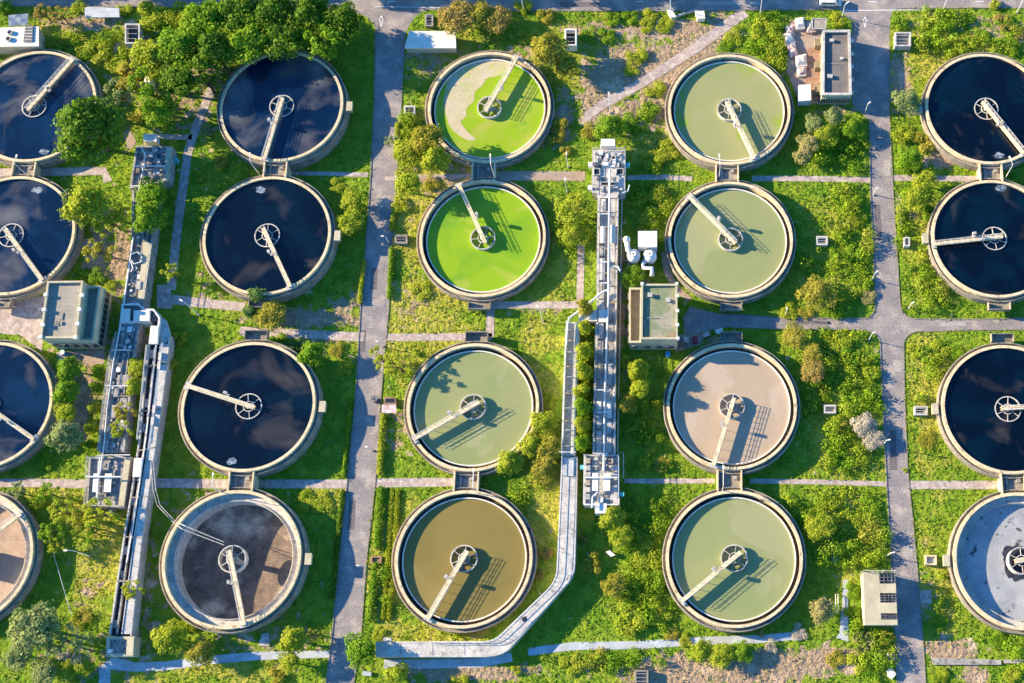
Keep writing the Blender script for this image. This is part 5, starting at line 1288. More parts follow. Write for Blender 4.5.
PLANTS = [
 # the wood along the top left
 (150, 12, 17, B_, 'lime', 'bright bush at the very top, above the open white utility box', .8),
 (178, 14, 15, B_, 'lime', 'yellow green bush at the top edge, right of the brightest one', .8),
 (205, 22, 21, R, 'green', 'tree at the top edge where the dark wood begins', 1.),
 (240, 16, 22, R, 'dark', 'dark tree at the top edge above the second column, leftmost of the row', 1.),
 (276, 14, 22, R, 'dark', 'dark tree at the top edge directly above the top tank of the second column', 1.),
 (312, 16, 22, R, 'dark', 'dark tree at the top edge, second from the right end of the wood', 1.),
 (342, 22, 20, R, 'dark', 'dark tree at the right end of the wood, nearest the road', 1.),
 (322, 48, 19, A_, 'green', 'tree whose crown hangs over the upper right rim of the top tank, second column', 1.1),
 (286, 42, 21, R, 'dark', 'dark tree leaning over the north rim of the top tank, second column', 1.),
 (250, 44, 21, R, 'green', 'green tree at the north-west rim of the top tank, second column', 1.),
 (215, 52, 22, R, 'dark', 'dark tree left of the top tank, second column', 1.),
 (182, 48, 22, R, 'green', 'mid green tree in the middle of the top left wood', 1.),
 (152, 58, 20, R, 'lime', 'yellowish tree in the wood just right of the white utility box', .9),
 (205, 80, 17, A_, 'dark', 'dark open tree above the start of the striped path', 1.),
 (178, 82, 20, R, 'dark', 'dark tree in the middle of the wood, below the mid green one', 1.),
 (150, 92, 19, A_, 'green', 'open tree in the wood, left of the small white box', 1.),
 (126, 74, 15, B_, 'olive', 'olive bush at the left edge of the wood', 1.),
 (160, 112, 16, R, 'green', 'tree at the lower edge of the wood above the screening tank', .9),
 (120, 96, 14, A_, 'grey', 'grey green tree beside the right rim of the top far left tank', 1.),
 (136, 114, 10, B_, 'olive', 'small olive bush in the wood clearing', 1.),
 (90, 130, 33, R, 'dark', 'big round green tree hiding the right rim of the top far left tank', 1.),
 (112, 112, 17, R, 'teal', 'bluish tree just right of the big round green tree', .9),
 (72, 44, 13, B_, 'lime', 'yellow green bush above the top far left tank, left of two', .5),
 (96, 50, 15, B_, 'lime', 'yellow green bush above the top far left tank, right of two', .6),
 (116, 62, 12, B_, 'lime', 'yellow bush left of the wood, below the white utility box', .6),
 (44, 14, 9, A_, 'rust', 'brownish bare looking tree in the top left corner, left of two', 1.),
 (62, 16, 9, A_, 'rust', 'brownish bare looking tree in the top left corner, right of two', 1.),
 (80, 5, 9, B_, 'lime', 'small bright bush above the grey slab shelter, left', .7),
 (124, 8, 8, B_, 'lime', 'small bright bush at the right end of the grey slab shelter', .7),
 (3, 6, 9, B_, 'green', 'green bush in the extreme top left corner', .8),
 # left column
 (88, 206, 22, R, 'lime', 'yellow green tree over the right rim of the second far left tank', .95),
 (112, 222, 15, A_, 'lime', 'open tree left of the channel, below the bright crown', .9),
 (72, 198, 9, A_, 'teal', 'small bluish crown at the rim of the second far left tank', 1.),
 (152, 196, 17, R, 'green', 'bright green tree covering the south end of the screening tank', 1.1),
 (150, 218, 17, R, 'green', 'bright green tree hiding the north start of the long left channel', 1.0),
 (100, 250, 14, A_, 'olive', 'pale olive tree between the far left tanks and the channel', .9),
 (80, 276, 9, B_, 'green', 'bush at the north wall of the square left building, left', .7),
 (97, 275, 9, B_, 'green', 'bush at the north wall of the square left building, middle', .8),
 (110, 284, 6, B_, 'lime', 'tiny bush at the north-east corner of the square left building', .7),
 (70, 368, 13, R, 'green', 'top tree of the row along the right rim of the third far left tank', .9),
 (67, 392, 13, R, 'green', 'second tree of the row along the right rim of the third far left tank', .9),
 (66, 413, 12, R, 'lime', 'third tree of the row along the right rim of the third far left tank', .9),
 (66, 436, 17, R, 'grey', 'pale grey green tree ending the row beside the third far left tank', .95),
 (46, 462, 9, B_, 'green', 'dark green bush below the third far left tank', .6),
 (98, 372, 8, C_, 'green', 'top shrub of the hedge on the left side of the long channel', .7),
 (96, 388, 8, C_, 'green', 'second shrub of the hedge on the left side of the long channel', .6),
 (93, 408, 8, C_, 'lime', 'third shrub of the hedge on the left side of the long channel', .6),
 (90, 428, 8, C_, 'lime', 'fourth shrub of the hedge on the left side of the long channel', .7),
 (88, 444, 7, C_, 'green', 'lowest shrub of the hedge on the left side of the long channel', .6),
 (137, 368, 10, R, 'lime', 'top yellow tree in the gap between the two left channels', 1.),
 (135, 386, 10, R, 'lime', 'second yellow tree in the gap between the two left channels', 1.),
 (126, 412, 10, A_, 'olive', 'third tree in the gap, spreading over the long channel', 1.1),
 (122, 430, 10, A_, 'lime', 'lowest tree in the gap, over the long channel above the chamber', 1.1),
 (171, 274, 10, A_, 'lime', 'bright small tree over the striped path beside the channel', .9),
 (179, 337, 8, B_, 'lime', 'small round yellow bush right of the white crossover', 1.1),
 (168, 362, 9, B_, 'lime', 'small round yellow tree against the second left channel', 1.2),
 (220, 161, 8, B_, 'olive', 'round olive bush left of the top tank, second column', .9),
 (200, 176, 6, B_, 'lime', 'small bright bush beside the striped path', .9),
 (208, 130, 7, B_, 'grey', 'greyish bush right of the striped path', .6),
 (258, 294, 11, C_, 'teal', 'tall bluish shrub at the south-west rim of the second tank, second column', .9),
 (250, 310, 9, C_, 'teal', 'tall bluish shrub just below the taller bluish shrub', .8),
 (272, 316, 15, R, 'olive', 'round dark olive bush tree beside the tall bluish shrubs', .7),
 (278, 338, 8, B_, 'green', 'flat green bush over the path above the third tank, second column', .8),
 (297, 343, 9, B_, 'teal', 'dark bluish bush left of the brightest round bush', 1.),
 (313, 354, 14, R, 'green', 'bright round tree at the upper right rim of the third tank, second column', .8),
 (338, 350, 9, B_, 'olive', 'olive bush right of the bright round tree', .5),
 (344, 368, 9, B_, 'lime', 'small lime bush on the grass near the service road', .7),
 (352, 200, 12, R, 'lime', 'upper yellow green tree between the second tank and the service road', .7),
 (351, 222, 13, R, 'lime', 'lower yellow green tree between the second tank and the service road', .7),
 (336, 185, 9, B_, 'lime', 'low lime bush right of the second tank, second column', .4),
 (304, 500, 13, B_, 'lime', 'low yellow bush mat right of the drained dark tank, left half', .3),
 (324, 502, 13, B_, 'lime', 'low yellow bush mat right of the drained dark tank, right half', .3),
 # lower left
 (18, 492, 10, A_, 'grey', 'small grey green tree at the top rim of the drained brown tank', .9),
 (50, 494, 11, A_, 'green', 'green tree at the upper right rim of the drained brown tank', .9),
 (64, 512, 13, A_, 'lime', 'lime tree right of the drained brown tank, uppermost of four', 1.),
 (52, 530, 12, A_, 'green', 'green tree right of the drained brown tank, touching the rim', 1.),
 (80, 524, 12, A_, 'olive', 'olive tree between the drained brown tank and the chamber', 1.),
 (58, 546, 9, A_, 'lime', 'small lime tree hanging over the dark grass right of the drained brown tank', 1.),
 (30, 583, 5, B_, 'lime', 'tiny bush growing on the rim of the drained brown tank', 1.3),
 (101, 514, 16, A_, 'lime', 'bright tree below the chamber with two white covers', 1.1),
 (92, 532, 11, A_, 'green', 'green tree below the bright tree by the chamber', 1.),
 (141, 533, 7, B_, 'teal', 'deep green bush on the walkway of the second left channel', 1.4),
 (134, 590, 10, A_, 'lime', 'bright small tree leaning over the second left channel', 1.1),
 (36, 628, 25, R, 'grey', 'largest grey green tree in the bottom left corner', .9),
 (62, 640, 18, A_, 'grey', 'grey green tree right of the largest one in the bottom left', .9),
 (20, 655, 15, R, 'grey', 'grey tree at the left edge near the bottom', .8),
 (44, 672, 15, R, 'grey', 'grey tree at the bottom edge, left', .8),
 (66, 670, 10, R, 'lime', 'small bright tree at the bottom edge left of the blue path', .8),
 (84, 666, 10, R, 'lime', 'second small bright tree at the bottom edge left of the blue path', .8),
 (80, 618, 12, B_, 'olive', 'olive scrub above the bare grey branches, bottom left', .4),
 (170, 638, 17, R, 'lime', 'bright tree at the lower left rim of the drained dark tank', .8),
 (188, 622, 12, B_, 'lime', 'bush squeezed against the rim of the drained dark tank', .6),
 (200, 652, 15, R, 'olive', 'dark olive tree over the blue path', .7),
 (294, 640, 15, R, 'lime', 'yellow green tree above the blue path left of the service road', .9),
 (316, 634, 9, A_, 'olive', 'small thin tree between the blue path and the service road', .8),
 (290, 662, 12, R, 'lime', 'yellow green tree just below the blue path', .9),
 (276, 676, 10, B_, 'olive', 'olive bush at the bottom edge left of the service road', .8),
 (361, 650, 18, R, 'green', 'bright green tree between the service road and the conduit end', .9),
 (396, 672, 14, C_, 'lime', 'pointed lime tree at the bottom edge below the conduit end', .8),
 (378, 634, 8, B_, 'lime', 'lime bush above the conduit end', .5),
 # middle column
 (428, 140, 15, R, 'olive', 'olive tree left of the upper lime tank, upper', 1.20),
 (410, 152, 15, R, 'lime', 'yellow green tree beside the service road left of the upper lime tank', .75),
 (436, 160, 14, R, 'lime', 'yellow green tree at the lower left rim of the upper lime tank', 1.20),
 (392, 140, 7, A_, 'grey', 'small pale tree reaching over the service road', .8),
 (408, 184, 15, R, 'lime', 'yellow green tree over the path left of the lower lime tank', 1.12),
 (400, 204, 10, B_, 'lime', 'lime bush beside the service road, left of the lower lime tank', .7),
 (432, 182, 9, B_, 'olive', 'olive bush at the path between the lime tanks and the service road', .6),
 (420, 290, 12, B_, 'lime', 'low lime bush below left of the lower lime tank', .35),
 (380, 358, 11, A_, 'lime', 'lime tree hanging over the service road', .8),
 (398, 366, 14, A_, 'lime', 'lime tree between the service road and the sage tank of the third row', 0.87),
 (418, 352, 11, A_, 'lime', 'thin lime tree above left of the sage tank of the third row', 0.75),
 (458, 18, 18, R, 'rust', 'rusty autumn tree at the top, left part', .6),
 (480, 16, 16, R, 'olive', 'olive autumn tree at the top, middle', .6),
 (498, 20, 14, R, 'rust', 'rusty autumn tree at the top, right part', .6),
 (523, 4, 9, B_, 'lime', 'small lime tree at the top edge, right of the autumn trees', .9),
 (545, 14, 9, B_, 'olive', 'small olive bush at the top edge left of the tall utility box', .9),
 (549, 50, 19, R, 'olive', 'large olive tree at the upper right rim of the upper lime tank', .8),
 (566, 66, 14, R, 'olive', 'olive tree below the tall utility box', .7),
 (524, 36, 9, B_, 'lime', 'low lime shrub at the top between the autumn trees and the big olive tree', .4),
 (590, 34, 10, B_, 'green', 'green shrub right of the tall utility box, left', .6), (606, 34, 10, B_, 'green', 'green shrub right of the tall utility box, right', .6),
 (612, 18, 9, B_, 'green', 'dark hedge piece just under the top road, left', .6), (630, 16, 9, B_, 'green', 'dark hedge piece just under the top road, middle', .6), (650, 15, 9, B_, 'lime', 'dark hedge piece just under the top road, right', .6),
 (646, 25, 9, B_, 'lime', 'yellow shrub on the brown ground below the hedge, left', .5), (664, 24, 10, B_, 'lime', 'yellow shrub on the brown ground below the hedge, right', .5),
 (637, 54, 11, B_, 'lime', 'yellow shrub on the brown ground above the diagonal path', .6), (632, 68, 9, B_, 'lime', 'yellow shrub touching the diagonal path from above', .5),
 (558, 124, 10, B_, 'olive', 'round olive bush at the right rim of the upper lime tank, upper of two', 1.0),
 (556, 136, 9, B_, 'olive', 'round olive bush at the right rim of the upper lime tank, lower of two', .9),
 (565, 150, 6, B_, 'olive', 'tiny olive bush left of the inlet chamber', .9),
 (574, 210, 17, R, 'lime', 'yellow green tree right of the lower lime tank, upper', .6),
 (574, 234, 14, R, 'lime', 'yellow green tree right of the lower lime tank, lower', .6),
 (560, 240, 8, B_, 'lime', 'small lime bush at the right rim of the lower lime tank', .5),
 (610, 128, 16, R, 'green', 'bright green tree just north of the inlet chamber', .6),
 (630, 122, 12, B_, 'green', 'green bush north-east of the inlet chamber', .7), (648, 110, 12, B_, 'green', 'green bush below the middle of the diagonal path', .6),
 (655, 88, 11, B_, 'lime', 'lime bush left of the upper tank of the fourth column', .5), (590, 130, 10, B_, 'olive', 'olive bush north-west of the inlet chamber', .6),
 (668, 150, 12, B_, 'lime', 'lime bush at the lower left rim of the upper tank, fourth column', .5), (652, 158, 12, B_, 'lime', 'lime bush right of the inlet chamber in the sunlit strip', .5),
 (660, 196, 12, B_, 'lime', 'lime bush at the left rim of the second tank, fourth column, upper', .6), (650, 216, 11, B_, 'lime', 'lime bush at the left rim of the second tank, fourth column, lower', .6),
 (632, 278, 13, R, 'green', 'bright round tree between the white machine and the mossy roof', .6),
 (585, 309, 10, C_, 'olive', 'first bush of the row between branch channel and central channel, at the white crossover', 1.25),
 (584, 328, 9, C_, 'lime', 'second bush of the row between branch channel and central channel', 1.25),
 (583, 352, 11, C_, 'lime', 'third bush of the row between branch channel and central channel', 1.25),
 (584, 372, 11, C_, 'lime', 'fourth bush of the row between branch channel and central channel', 1.25),
 (581, 390, 10, C_, 'lime', 'fifth bush of the row between branch channel and central channel', 1.25),
 (583, 408, 11, C_, 'green', 'sixth bush of the row between branch channel and central channel', 1.25),
 (582, 426, 10, C_, 'lime', 'seventh bush of the row between branch channel and central channel', 1.25),
 (581, 443, 10, C_, 'green', 'last bush of the row between branch channel and central channel', 1.25),
 (626, 362, 8, B_, 'lime', 'small tree right of the central channel, below the mossy-roofed building', 1.76),
 (638, 370, 11, R, 'lime', 'yellow tree below the mossy-roofed building, upper', 1.44),
 (640, 388, 11, R, 'lime', 'yellow tree below the mossy-roofed building, lower', 1.44),
 (627, 404, 10, R, 'olive', 'olive tree right of the central channel, lowest of the group', .9),
 (547, 400, 8, B_, 'lime', 'bush at the right rim of the sage tank of the third row, upper', .7),
 (543, 424, 13, R, 'lime', 'yellow tree at the lower right rim of the sage tank of the third row', .7),
 (532, 446, 13, R, 'lime', 'yellow tree below the sage tank of the third row, left', .8),
 (549, 450, 14, R, 'olive', 'olive tree between the sage tank and the branch channel', .8),
 (510, 462, 14, R, 'lime', 'yellow tree above the right rim of the ochre tank', .8),
 (543, 470, 13, R, 'olive', 'olive tree beside the north end of the roofed conduit', .7),
 (545, 553, 8, B_, 'rust', 'orange bush between the ochre tank and the conduit', .6),
 (539, 574, 6, B_, 'rust', 'small rusty bush by the right rim of the ochre tank', .6),
 (583, 540, 6, B_, 'rust', 'small round rusty bush right of the conduit', 1.1),
 (593, 563, 12, B_, 'olive', 'round olive bush right of the conduit bend', 1.),
 (614, 585, 12, R, 'olive', 'round olive tree in the thicket south of the central channel', .7),
 (612, 517, 14, R, 'lime', 'yellow tree right below the outlet chamber', .7),
 (621, 536, 12, R, 'lime', 'yellow tree below the outlet chamber, further south', .7),
 (630, 620, 18, B_, 'lime', 'brightest big lime bush above the blue path, left of the bottom sage tank', .6),
 (648, 556, 16, B_, 'lime', 'lime thicket bush left of the bottom sage tank, upper', .4), (652, 590, 14, B_, 'green', 'green thicket bush left of the bottom sage tank, middle', .4),
 (660, 612, 14, B_, 'lime', 'lime thicket bush at the lower left rim of the bottom sage tank', .5), (655, 524, 13, B_, 'green', 'green thicket bush above left of the bottom sage tank', .4),
 (655, 436, 11, B_, 'green', 'dark bush left of the pinkish beige tank, lower', .5), (650, 446, 8, B_, 'lime', 'small lime bush left below the pinkish beige tank', .6),
 (662, 464, 9, B_, 'olive', 'olive bush above the narrow path left of the bottom link chamber', .6), (642, 462, 10, B_, 'green', 'green bush above the narrow path right of the outlet chamber', .5),
 # right side
 (765, 26, 15, B_, 'lime', 'lime thicket left of the yard, upper', .5), (768, 46, 13, B_, 'green', 'green thicket left of the yard, middle', .6), (776, 62, 12, B_, 'lime', 'lime thicket left of the yard, lower', .6),
 (735, 36, 11, B_, 'lime', 'lime bush above the upper tank of the fourth column', .4), (726, 44, 9, B_, 'green', 'green bush at the north rim of the upper tank, fourth column', .4),
 (838, 20, 10, B_, 'lime', 'lime bush at the north end of the long dark-roofed building', .6), (848, 26, 8, B_, 'green', 'green bush by the junction near the long dark-roofed building', .6),
 (814, 124, 10, R, 'grey', 'pale tree below the long dark-roofed building, left', .8), (834, 116, 10, R, 'grey', 'pale tree below the long dark-roofed building, middle', .8),
 (808, 144, 11, R, 'pale', 'pale crown above the upper crossing path, left group', .8), (803, 156, 9, R, 'pale', 'lowest pale crown of the left group above the upper crossing path', .8),
 (826, 134, 13, R, 'lime', 'yellow tree in the parcel below the long dark-roofed building', .6), (852, 128, 12, R, 'green', 'green tree in the parcel left of the east road, upper', .6),
 (907, 102, 14, R, 'grey', 'round pale green tree at the left rim of the top far right tank', .7),
 (903, 133, 11, B_, 'lime', 'lime bush beside the east road, below the round pale tree', .8), (924, 140, 13, B_, 'olive', 'olive bush at the left rim of the top far right tank', .6),
 (911, 158, 12, R, 'green', 'green tree beside the east road above the crossing path', .6),
 (925, 182, 12, R, 'lime', 'bright tree over the crossing path right of the east road', .7), (916, 200, 13, R, 'lime', 'bright tree below the crossing path right of the east road', .7), (930, 212, 10, B_, 'green', 'green bush at the left rim of the second far right tank', .8),
 (900, 22, 9, B_, 'green', 'green bush at the top right junction', .6), (946, 18, 13, B_, 'green', 'dark green bush mass at the top right', .7), (932, 22, 9, B_, 'lime', 'lime bush mass at the top right', .6),
 (963, 42, 11, B_, 'lime', 'lime bush above the top far right tank, left', .4), (980, 36, 10, B_, 'green', 'green bush above the top far right tank, right', .4), (1003, 20, 10, B_, 'rust', 'brownish scrub in the top right corner', .5), (1018, 30, 10, B_, 'rust', 'brownish scrub at the right edge near the top', .5),
 (995, 3, 6, B_, 'lime', 'small bright tree on the top road verge', 1.2),
 (818, 294, 18, R, 'olive', 'rounded golden olive tree above the cross road', .45), (842, 295, 9, B_, 'lime', 'lime shrub right of the golden tree above the cross road', .6), (790, 311, 10, B_, 'lime', 'low hedge above the cross road, left end', .5), (806, 312, 8, B_, 'olive', 'low hedge above the cross road, under the golden tree', .5),
 (868, 296, 9, B_, 'pale', 'pale twiggy bush at the corner above the east road junction', .5), (858, 218, 9, B_, 'lime', 'lime bush near the east road, second row', .5), (855, 250, 12, B_, 'green', 'bright green clump near the east road, second row', .5), (845, 252, 9, B_, 'green', 'green clump left of the brighter clump, second row', .5),
 (794, 337, 14, R, 'olive', 'golden tree below the cross road, left', .5), (812, 352, 11, R, 'olive', 'golden tree below the cross road, middle', .6), (813, 370, 14, R, 'rust', 'golden brown tree right above the dark grass, third row', .5),
 (850, 356, 12, B_, 'green', 'green bush in the parcel below the cross road, centre', .6), (872, 372, 10, B_, 'lime', 'lime bush beside the east road, third row', .7), (838, 340, 14, B_, 'lime', 'lime bush below the cross road, right part', .5),
 (865, 426, 13, R, 'deadwood', 'pale bleached dead shrub beside the east road, upper part', .5), (874, 440, 11, R, 'deadwood', 'pale bleached dead shrub beside the east road, lower part', .5),
 (820, 527, 15, R, 'lime', 'yellow tree on the dark grass right of the bottom sage tank', .5), (842, 560, 10, B_, 'green', 'green bush mass right of the manhole', .5), (864, 556, 12, B_, 'lime', 'lime bush above the pale store', .5),
 (850, 520, 14, B_, 'lime', 'lime thicket in the bottom parcel left of the east road', .4), (870, 505, 13, B_, 'green', 'green thicket in the bottom parcel by the lower crossing path', .4), (850, 546, 13, B_, 'green', 'green thicket above the pale store, left', .4),
 (822, 610, 14, R, 'pale', 'pale yellow tree at the lower right of the bottom sage tank', .6), (852, 590, 9, B_, 'green', 'green shrub strip left of the pale store, upper', .7), (852, 612, 9, B_, 'green', 'green shrub strip left of the pale store, lower', .7),
 (864, 640, 13, B_, 'pale', 'pale olive bush right below the pale store', .6), (888, 636, 10, B_, 'olive', 'olive bush between the pale store and the east road', .6), (858, 662, 13, B_, 'lime', 'lime bush in the bottom right thicket, middle', .6), (874, 670, 12, B_, 'green', 'green bush at the bottom edge left of the east road', .6), (836, 658, 11, B_, 'olive', 'olive bush in the bottom right thicket, left', .5),
 (702, 650, 12, R, 'lime', 'rounded lime bush below the blue path, left of three', .6), (722, 656, 13, R, 'lime', 'rounded lime bush below the blue path, middle of three', .6), (743, 652, 11, R, 'green', 'rounded green bush below the blue path, right of three', .6),
 (772, 646, 8, B_, 'deadwood', 'thin dead bush on the brown soil below the blue path', .8), (762, 634, 4, B_, 'pale', 'tiny pale bush on the blue path edge', .9), (800, 632, 10, B_, 'deadwood', 'greyish dead bush at the end of the blue path', .4),
 (686, 640, 8, B_, 'lime', 'small lime bush by the blue path below the bottom sage tank', .5), (672, 634, 8, B_, 'olive', 'small olive bush under the lower left rim of the bottom sage tank', .5),
 (600, 660, 13, B_, 'olive', 'olive shrub below the blue path, centre bottom', .4), (570, 664, 13, B_, 'lime', 'lime shrub below the blue path, centre bottom left', .4), (516, 670, 6, B_, 'lime', 'small bright shrub on the brown soil at the bottom', .9), (460, 680, 9, B_, 'lime', 'lime shrub at the bottom edge below the conduit', .8), (630, 656, 12, B_, 'green', 'green shrub left of the black-edged pit', .4),
 (930, 240, 6, B_, 'lime', 'lime bush beside the slim white box', .6), (925, 280, 11, B_, 'lime', 'lime bush in the parcel right of the east road, second row', .4), (940, 350, 12, B_, 'lime', 'lime bush at the top of the parcel right of the east road, third row', .4), (955, 352, 9, B_, 'green', 'green bush above the third far right tank', .4),
 (915, 350, 9, B_, 'lime', 'lime bush at the corner below the east road junction', .4), (928, 440, 11, B_, 'olive', 'olive bush in the parcel left of the third far right tank, lower', .3), (1000, 640, 12, B_, 'green', 'green bush below the drained bluish grey tank', .4), (940, 675, 10, B_, 'lime', 'lime bush at the bottom edge right of the east road', .5), (1012, 674, 10, B_, 'lime', 'lime bush in the bottom right corner', .5),
 (938, 620, 11, B_, 'green', 'green hedge clump left of the drained bluish grey tank', .4), (905, 470, 3, B_, 'lime', 'tiny shrub at the lower crossing path by the east road', .8),
]
LEAF['deadwood'] = M['deadwood']
for (px, py, rp, kind, col, lab, hf) in PLANTS:
    plant(px, py, rp, kind, col, lab, hf, cat='tree')
# bare grey tree, bottom left
t = empty('bare_tree', (*W(82, 648), 0), 'bare tree with grey spreading branches in the bottom left', 'tree')
mb = MB(); rr = random.Random(4); x0, y0 = W(82, 648)
def limb(p, d, L_, r, n):
    q = p + d * L_; mb.tube([p, p.lerp(q, .5) + Vector((rr.uniform(-.1, .1), rr.uniform(-.1, .1), .05)), q], r, 5, r * .55)
    if n > 0:
        for k in range(3):
            e = (d + Vector((rr.uniform(-.8, .8), rr.uniform(-.8, .8), rr.uniform(-.1, .4)))).normalized(); limb(p.lerp(q, rr.uniform(.5, 1)), e, L_ * rr.uniform(.55, .8), r * .6, n - 1)
MB().tube([(x0, y0, 0), (x0, y0, 2.2)], .2, 8, .15).build('trunk', M['steel'], t)
for k in range(7): a = k * .9; limb(Vector((x0, y0, rr.uniform(1.4, 2.2))), Vector((cos(a), sin(a), .35)).normalized(), 2.2, .08, 3)
mb.build('branches', M['deadwood'], t)
# clipped hedges along the service road
def hedge(pts, w, h, col, label, group='clipped hedges'):
    P = [Vector((*p, 0)) for p in WP(pts)]; blobs = []
    for i in range(len(P) - 1):
        L_ = (P[i + 1] - P[i]).length; m = max(1, int(L_ / (w * .6)))
        for k in range(m): q = P[i].lerp(P[i + 1], k / m); blobs.append((q.x, q.y, h * .5, w * .55, h * .5))
    rs = np.random.RandomState(int(abs(P[0].x * 10)) % 9999); Q, Nn = blob_points(blobs, 60 / max(.5, w), rs, .3)
    c = P[len(P) // 2]; t = empty('hedge', (c.x, c.y, 0), label, 'hedge', group)
    V = leaf_quads(Q, Nn, .32, rs) - np.array([c.x, c.y, 0]); link('foliage', numesh('foliage', V, 4, LEAF[col]), t)
    MB().tube([(c.x, c.y, 0), (c.x, c.y, h * .6)], .06, 5).build('stem', M['bark'], t)
hedge([(381.5, 490), (377, 550)], 1.3, 1.0, 'green', 'clipped hedge beside the service road above the brown box')
hedge([(376, 566), (370, 622)], 1.3, 1.0, 'green', 'clipped hedge beside the service road below the brown box')
hedge([(351, 400), (347, 440), (344, 478)], .7, .7, 'green', 'thin hedge along the left edge of the service road, third row')
hedge([(343, 492), (338, 540), (333, 600)], .8, .7, 'dark', 'thin hedge along the left edge of the service road, bottom row')
hedge([(398, 125), (396, 160)], .9, .8, 'lime', 'thin hedge right of the service road, top row')
hedge([(394, 215), (391.5, 232)], .9, .8, 'lime', 'short hedge right of the service road above the dark pit')
hedge([(392, 250), (389.5, 300)], .9, .8, 'green', 'thin hedge right of the service road below the dark pit')
hedge([(384, 415), (380, 476)], 1.1, .9, 'lime', 'hedge right of the service road below the pink bin shelter')
hedge([(364, 262), (360, 305)], .9, .8, 'lime', 'thin hedge left of the service road, second row')
for k, (x0_, x1_) in enumerate(((392, 386), (398, 392))): hedge([(x0_, 492), (x0_ - 3, 548), (x1_ - 3, 620)], 1.0, .45, 'lime', ('inner' if k else 'outer') + ' line of low clipped shrubs, left of the ochre tank')

# grass tufts and undergrowth: too many leaves to count
def scatter(name, n, region, size, seed, col, label, hfun, tilt=.8, ps=3):
    rs = np.random.RandomState(seed); x0_, y0_ = W(-20, 700); x1_, y1_ = W(1045, -12)
    x0_ = min(x0_, W(-20, -10)[0]); x1_ = max(x1_, W(1045, 690)[0])
    X = rs.uniform(x0_, x1_, n); Y = rs.uniform(y0_, y1_, n)
    ok = np.ones(n, bool)
    for tx, ty in TANKS.values(): ok &= (X - tx) ** 2 + (Y - ty) ** 2 > 14.15 ** 2
    for p in BLOCK: ok &= ~inpoly(X, Y, p)
    keep = region(X, Y, rs); ok &= keep
    X, Y = X[ok], Y[ok]; H_ = hfun(X, Y, rs)
    X = np.repeat(X, ps); Y = np.repeat(Y, ps); H_ = np.repeat(H_, ps); m = len(X)
    P = np.stack([X + rs.normal(0, size * .5, m), Y + rs.normal(0, size * .5, m), H_ * rs.uniform(.35, 1., m) + .02], 1)
    Nn = np.tile(np.array([0., 0., 1.]), (m, 1)) + rs.normal(0, tilt, (m, 3)); Nn[:, 2] = np.abs(Nn[:, 2])
    V = leaf_quads(P, Nn, size, rs, .4); me = numesh(name, V, 4, col)
    print(name, m); return tag(link(name, me), label, kind='stuff')
THICK = [(838, 155, 34, 24, 1), (842, 240, 34, 62, 1), (845, 400, 40, 80, 1), (850, 525, 40, 50, 1), (905, 200, 20, 100, .8), (925, 280, 30, 50, .8), (930, 400, 24, 70, .6), (650, 560, 40, 90, .9), (650, 200, 26, 45, .8),
         (645, 430, 22, 60, .5), (950, 40, 70, 34, .8), (765, 40, 22, 34, 1), (80, 50, 50, 24, .7), (575, 225, 22, 50, .7), (540, 470, 30, 60, .5), (560, 100, 22, 60, .4), (620, 100, 40, 40, .4), (60, 500, 40, 30, .6), (80, 640, 80, 40, .5),
         (870, 650, 30, 30, .9), (600, 662, 60, 12, .7), (400, 150, 25, 60, .6), (350, 210, 18, 40, .5), (1010, 650, 30, 30, .6), (940, 590, 14, 60, .5), (715, 656, 40, 12, .6), (200, 60, 130, 60, .3), (420, 360, 30, 30, .5), (450, 640, 80, 14, .4), (385, 560, 14, 70, .4), (785, 500, 30, 30, .6), (320, 500, 26, 14, .5), (110, 250, 20, 60, .3)]
def reg_grass(X, Y, rs): return rs.rand(len(X)) > np.clip(field(X, Y, SOIL) * 1.3 - .1 + (vnoise(X, Y, 2.2, 5) - .5) * .9, 0, .98)
def reg_thick(X, Y, rs): return field(X, Y, THICK) * .9 + (vnoise(X, Y, 3.1, 8) - .5) * .7 > .38 + .25 * rs.rand(len(X))
def reg_dry(X, Y, rs): return reg_grass(X, Y, rs) & (field(X, Y, YELL) + (vnoise(X, Y, 4., 2) - .5) * .8 > .5)
def reg_lush(X, Y, rs): return reg_grass(X, Y, rs) & ~(field(X, Y, YELL) + (vnoise(X, Y, 4., 2) - .5) * .8 > .62)
def h_low(X, Y, rs): return .08 + .22 * vnoise(X, Y, 1.3, 11) * rs.uniform(.5, 1.5, len(X))
def h_thick(X, Y, rs): return (.3 + 2.3 * vnoise(X, Y, 3.4, 4) ** 2 + .9 * vnoise(X, Y, 1.3, 9) ** 1.5) * rs.uniform(.75, 1.1, len(X))
scatter('grass', 75000, reg_lush, .30, 1, material('lush grass blades', (.14, .26, .015), (.24, .33, .025), .25, rough=.8, spec=.15, island=.4, trans=.2), 'short lush green grass between the tanks', h_low)
scatter('dry_grass', 75000, reg_dry, .30, 2, material('yellow green grass blades', (.30, .35, .025), (.40, .38, .06), .4, rough=.8, spec=.15, island=.4, trans=.2), 'yellowish dry grass in the sunny parcels', h_low)
for px_, py_, w_, h_ in ((822, 240.5, 16, 14), (830, 409, 17, 14), (921, 410.5, 18, 14), (907, 241.5, 12, 14), (931, 560, 16, 15), (836, 560, 12, 12), (836, 603, 10, 24), (903, 41, 24, 24), (570, 40, 18, 22)):
    BLOCK.append(WP([(px_ - w_ / 2, py_ - h_ / 2), (px_ + w_ / 2, py_ - h_ / 2), (px_ + w_ / 2, py_ + h_ / 2), (px_ - w_ / 2, py_ + h_ / 2)]))
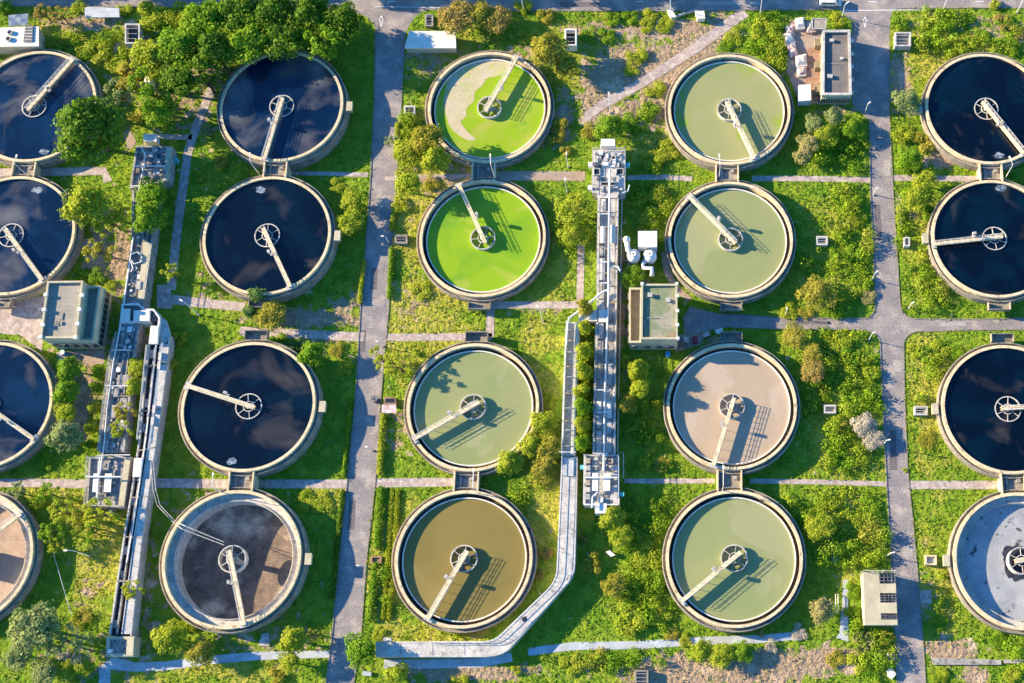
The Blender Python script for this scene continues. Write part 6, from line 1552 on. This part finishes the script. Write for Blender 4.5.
def thicket(name, n, seed, mat, label):
    """leafy mounds of many sizes grown into each other"""
    rs = np.random.RandomState(seed); xa, ya = W(-20, 700)[0] - 25, 8; xb, yb = 80, 158
    X = rs.uniform(xa, xb, n); Y = rs.uniform(ya, yb, n); ok = np.ones(n, bool)
    for tx, ty in TANKS.values(): ok &= (X - tx) ** 2 + (Y - ty) ** 2 > 14.7 ** 2
    for dx, dy in ((0, 0), (.5, 0), (-.5, 0), (0, .5), (0, -.5)):
        for p in BLOCK: ok &= ~inpoly(X + dx, Y + dy, p)
    ok &= reg_thick(X, Y, rs); X, Y = X[ok], Y[ok]
    r_ = .5 + 1.3 * rs.rand(len(X)) ** 2; hh = r_ * (.5 + .65 * vnoise(X, Y, 5., 14)); z_ = .15 + .9 * vnoise(X, Y, 6., 15) ** 2
    blobs = [(X[i], Y[i], z_[i], r_[i], hh[i]) for i in range(len(X))]
    P, Nn = blob_points(blobs, 7.5, rs, .3); k = P[:, 2] > .05; V = leaf_quads(P[k], Nn[k], .36, rs, .8)
    print(name, len(X), len(V) // 4); return tag(link(name, numesh(name, V, 4, mat)), label, kind='stuff')
UND = material('undergrowth leaves', (.20, .37, .015), (.37, .46, .03), .10, rough=.75, spec=.2, island=.34, trans=.38, c3=(.44, .42, .07), scale3=.14, lo3=.56, hi3=.75)
thicket('undergrowth', 15000, 6, UND, 'dense waist high green undergrowth filling the parcels')
scatter('low_weeds', 60000, reg_thick, .34, 3, UND, 'knee high green weeds between the taller undergrowth', lambda X, Y, rs: .15 + .5 * rs.rand(len(X)), ps=3)
def reg_weeds(X, Y, rs): return (field(X, Y, SOIL) > .35) & (vnoise(X, Y, 1.6, 33) > .62)
scatter('weeds', 60000, reg_weeds, .28, 4, material('dry weeds', (.32, .27, .07), (.42, .3, .15), .7, rough=.85, spec=.1, island=.4), 'dry brownish weeds on the bare soil', lambda X, Y, rs: .1 + .35 * rs.rand(len(X)))

# unseen row of trees, added beyond the top road to cast shade on it
k = 0
for x in list(range(-172, 6, 17)):
    rr = random.Random(k); r_ = rr.uniform(4.5, 6.0); i = k % 4; me, blobs = CROWNS['round'][i]
    t = empty('shade_tree', (x + rr.uniform(-2, 2), 165.5 + rr.uniform(-1., 1.), 0), 'unseen tree added beyond the top road to shade it', 'tree', 'unseen trees added to shade the top road')
    t.scale = (r_, r_, r_ * 1.15); link('crown', me, t, (0, 0, .75), mat=LEAF['dark' if k % 2 else 'green']); link('trunk', TRUNKS[('round', i)] if ('round', i) in TRUNKS else TRUNKS[[q for q in TRUNKS][0]], t); k += 1
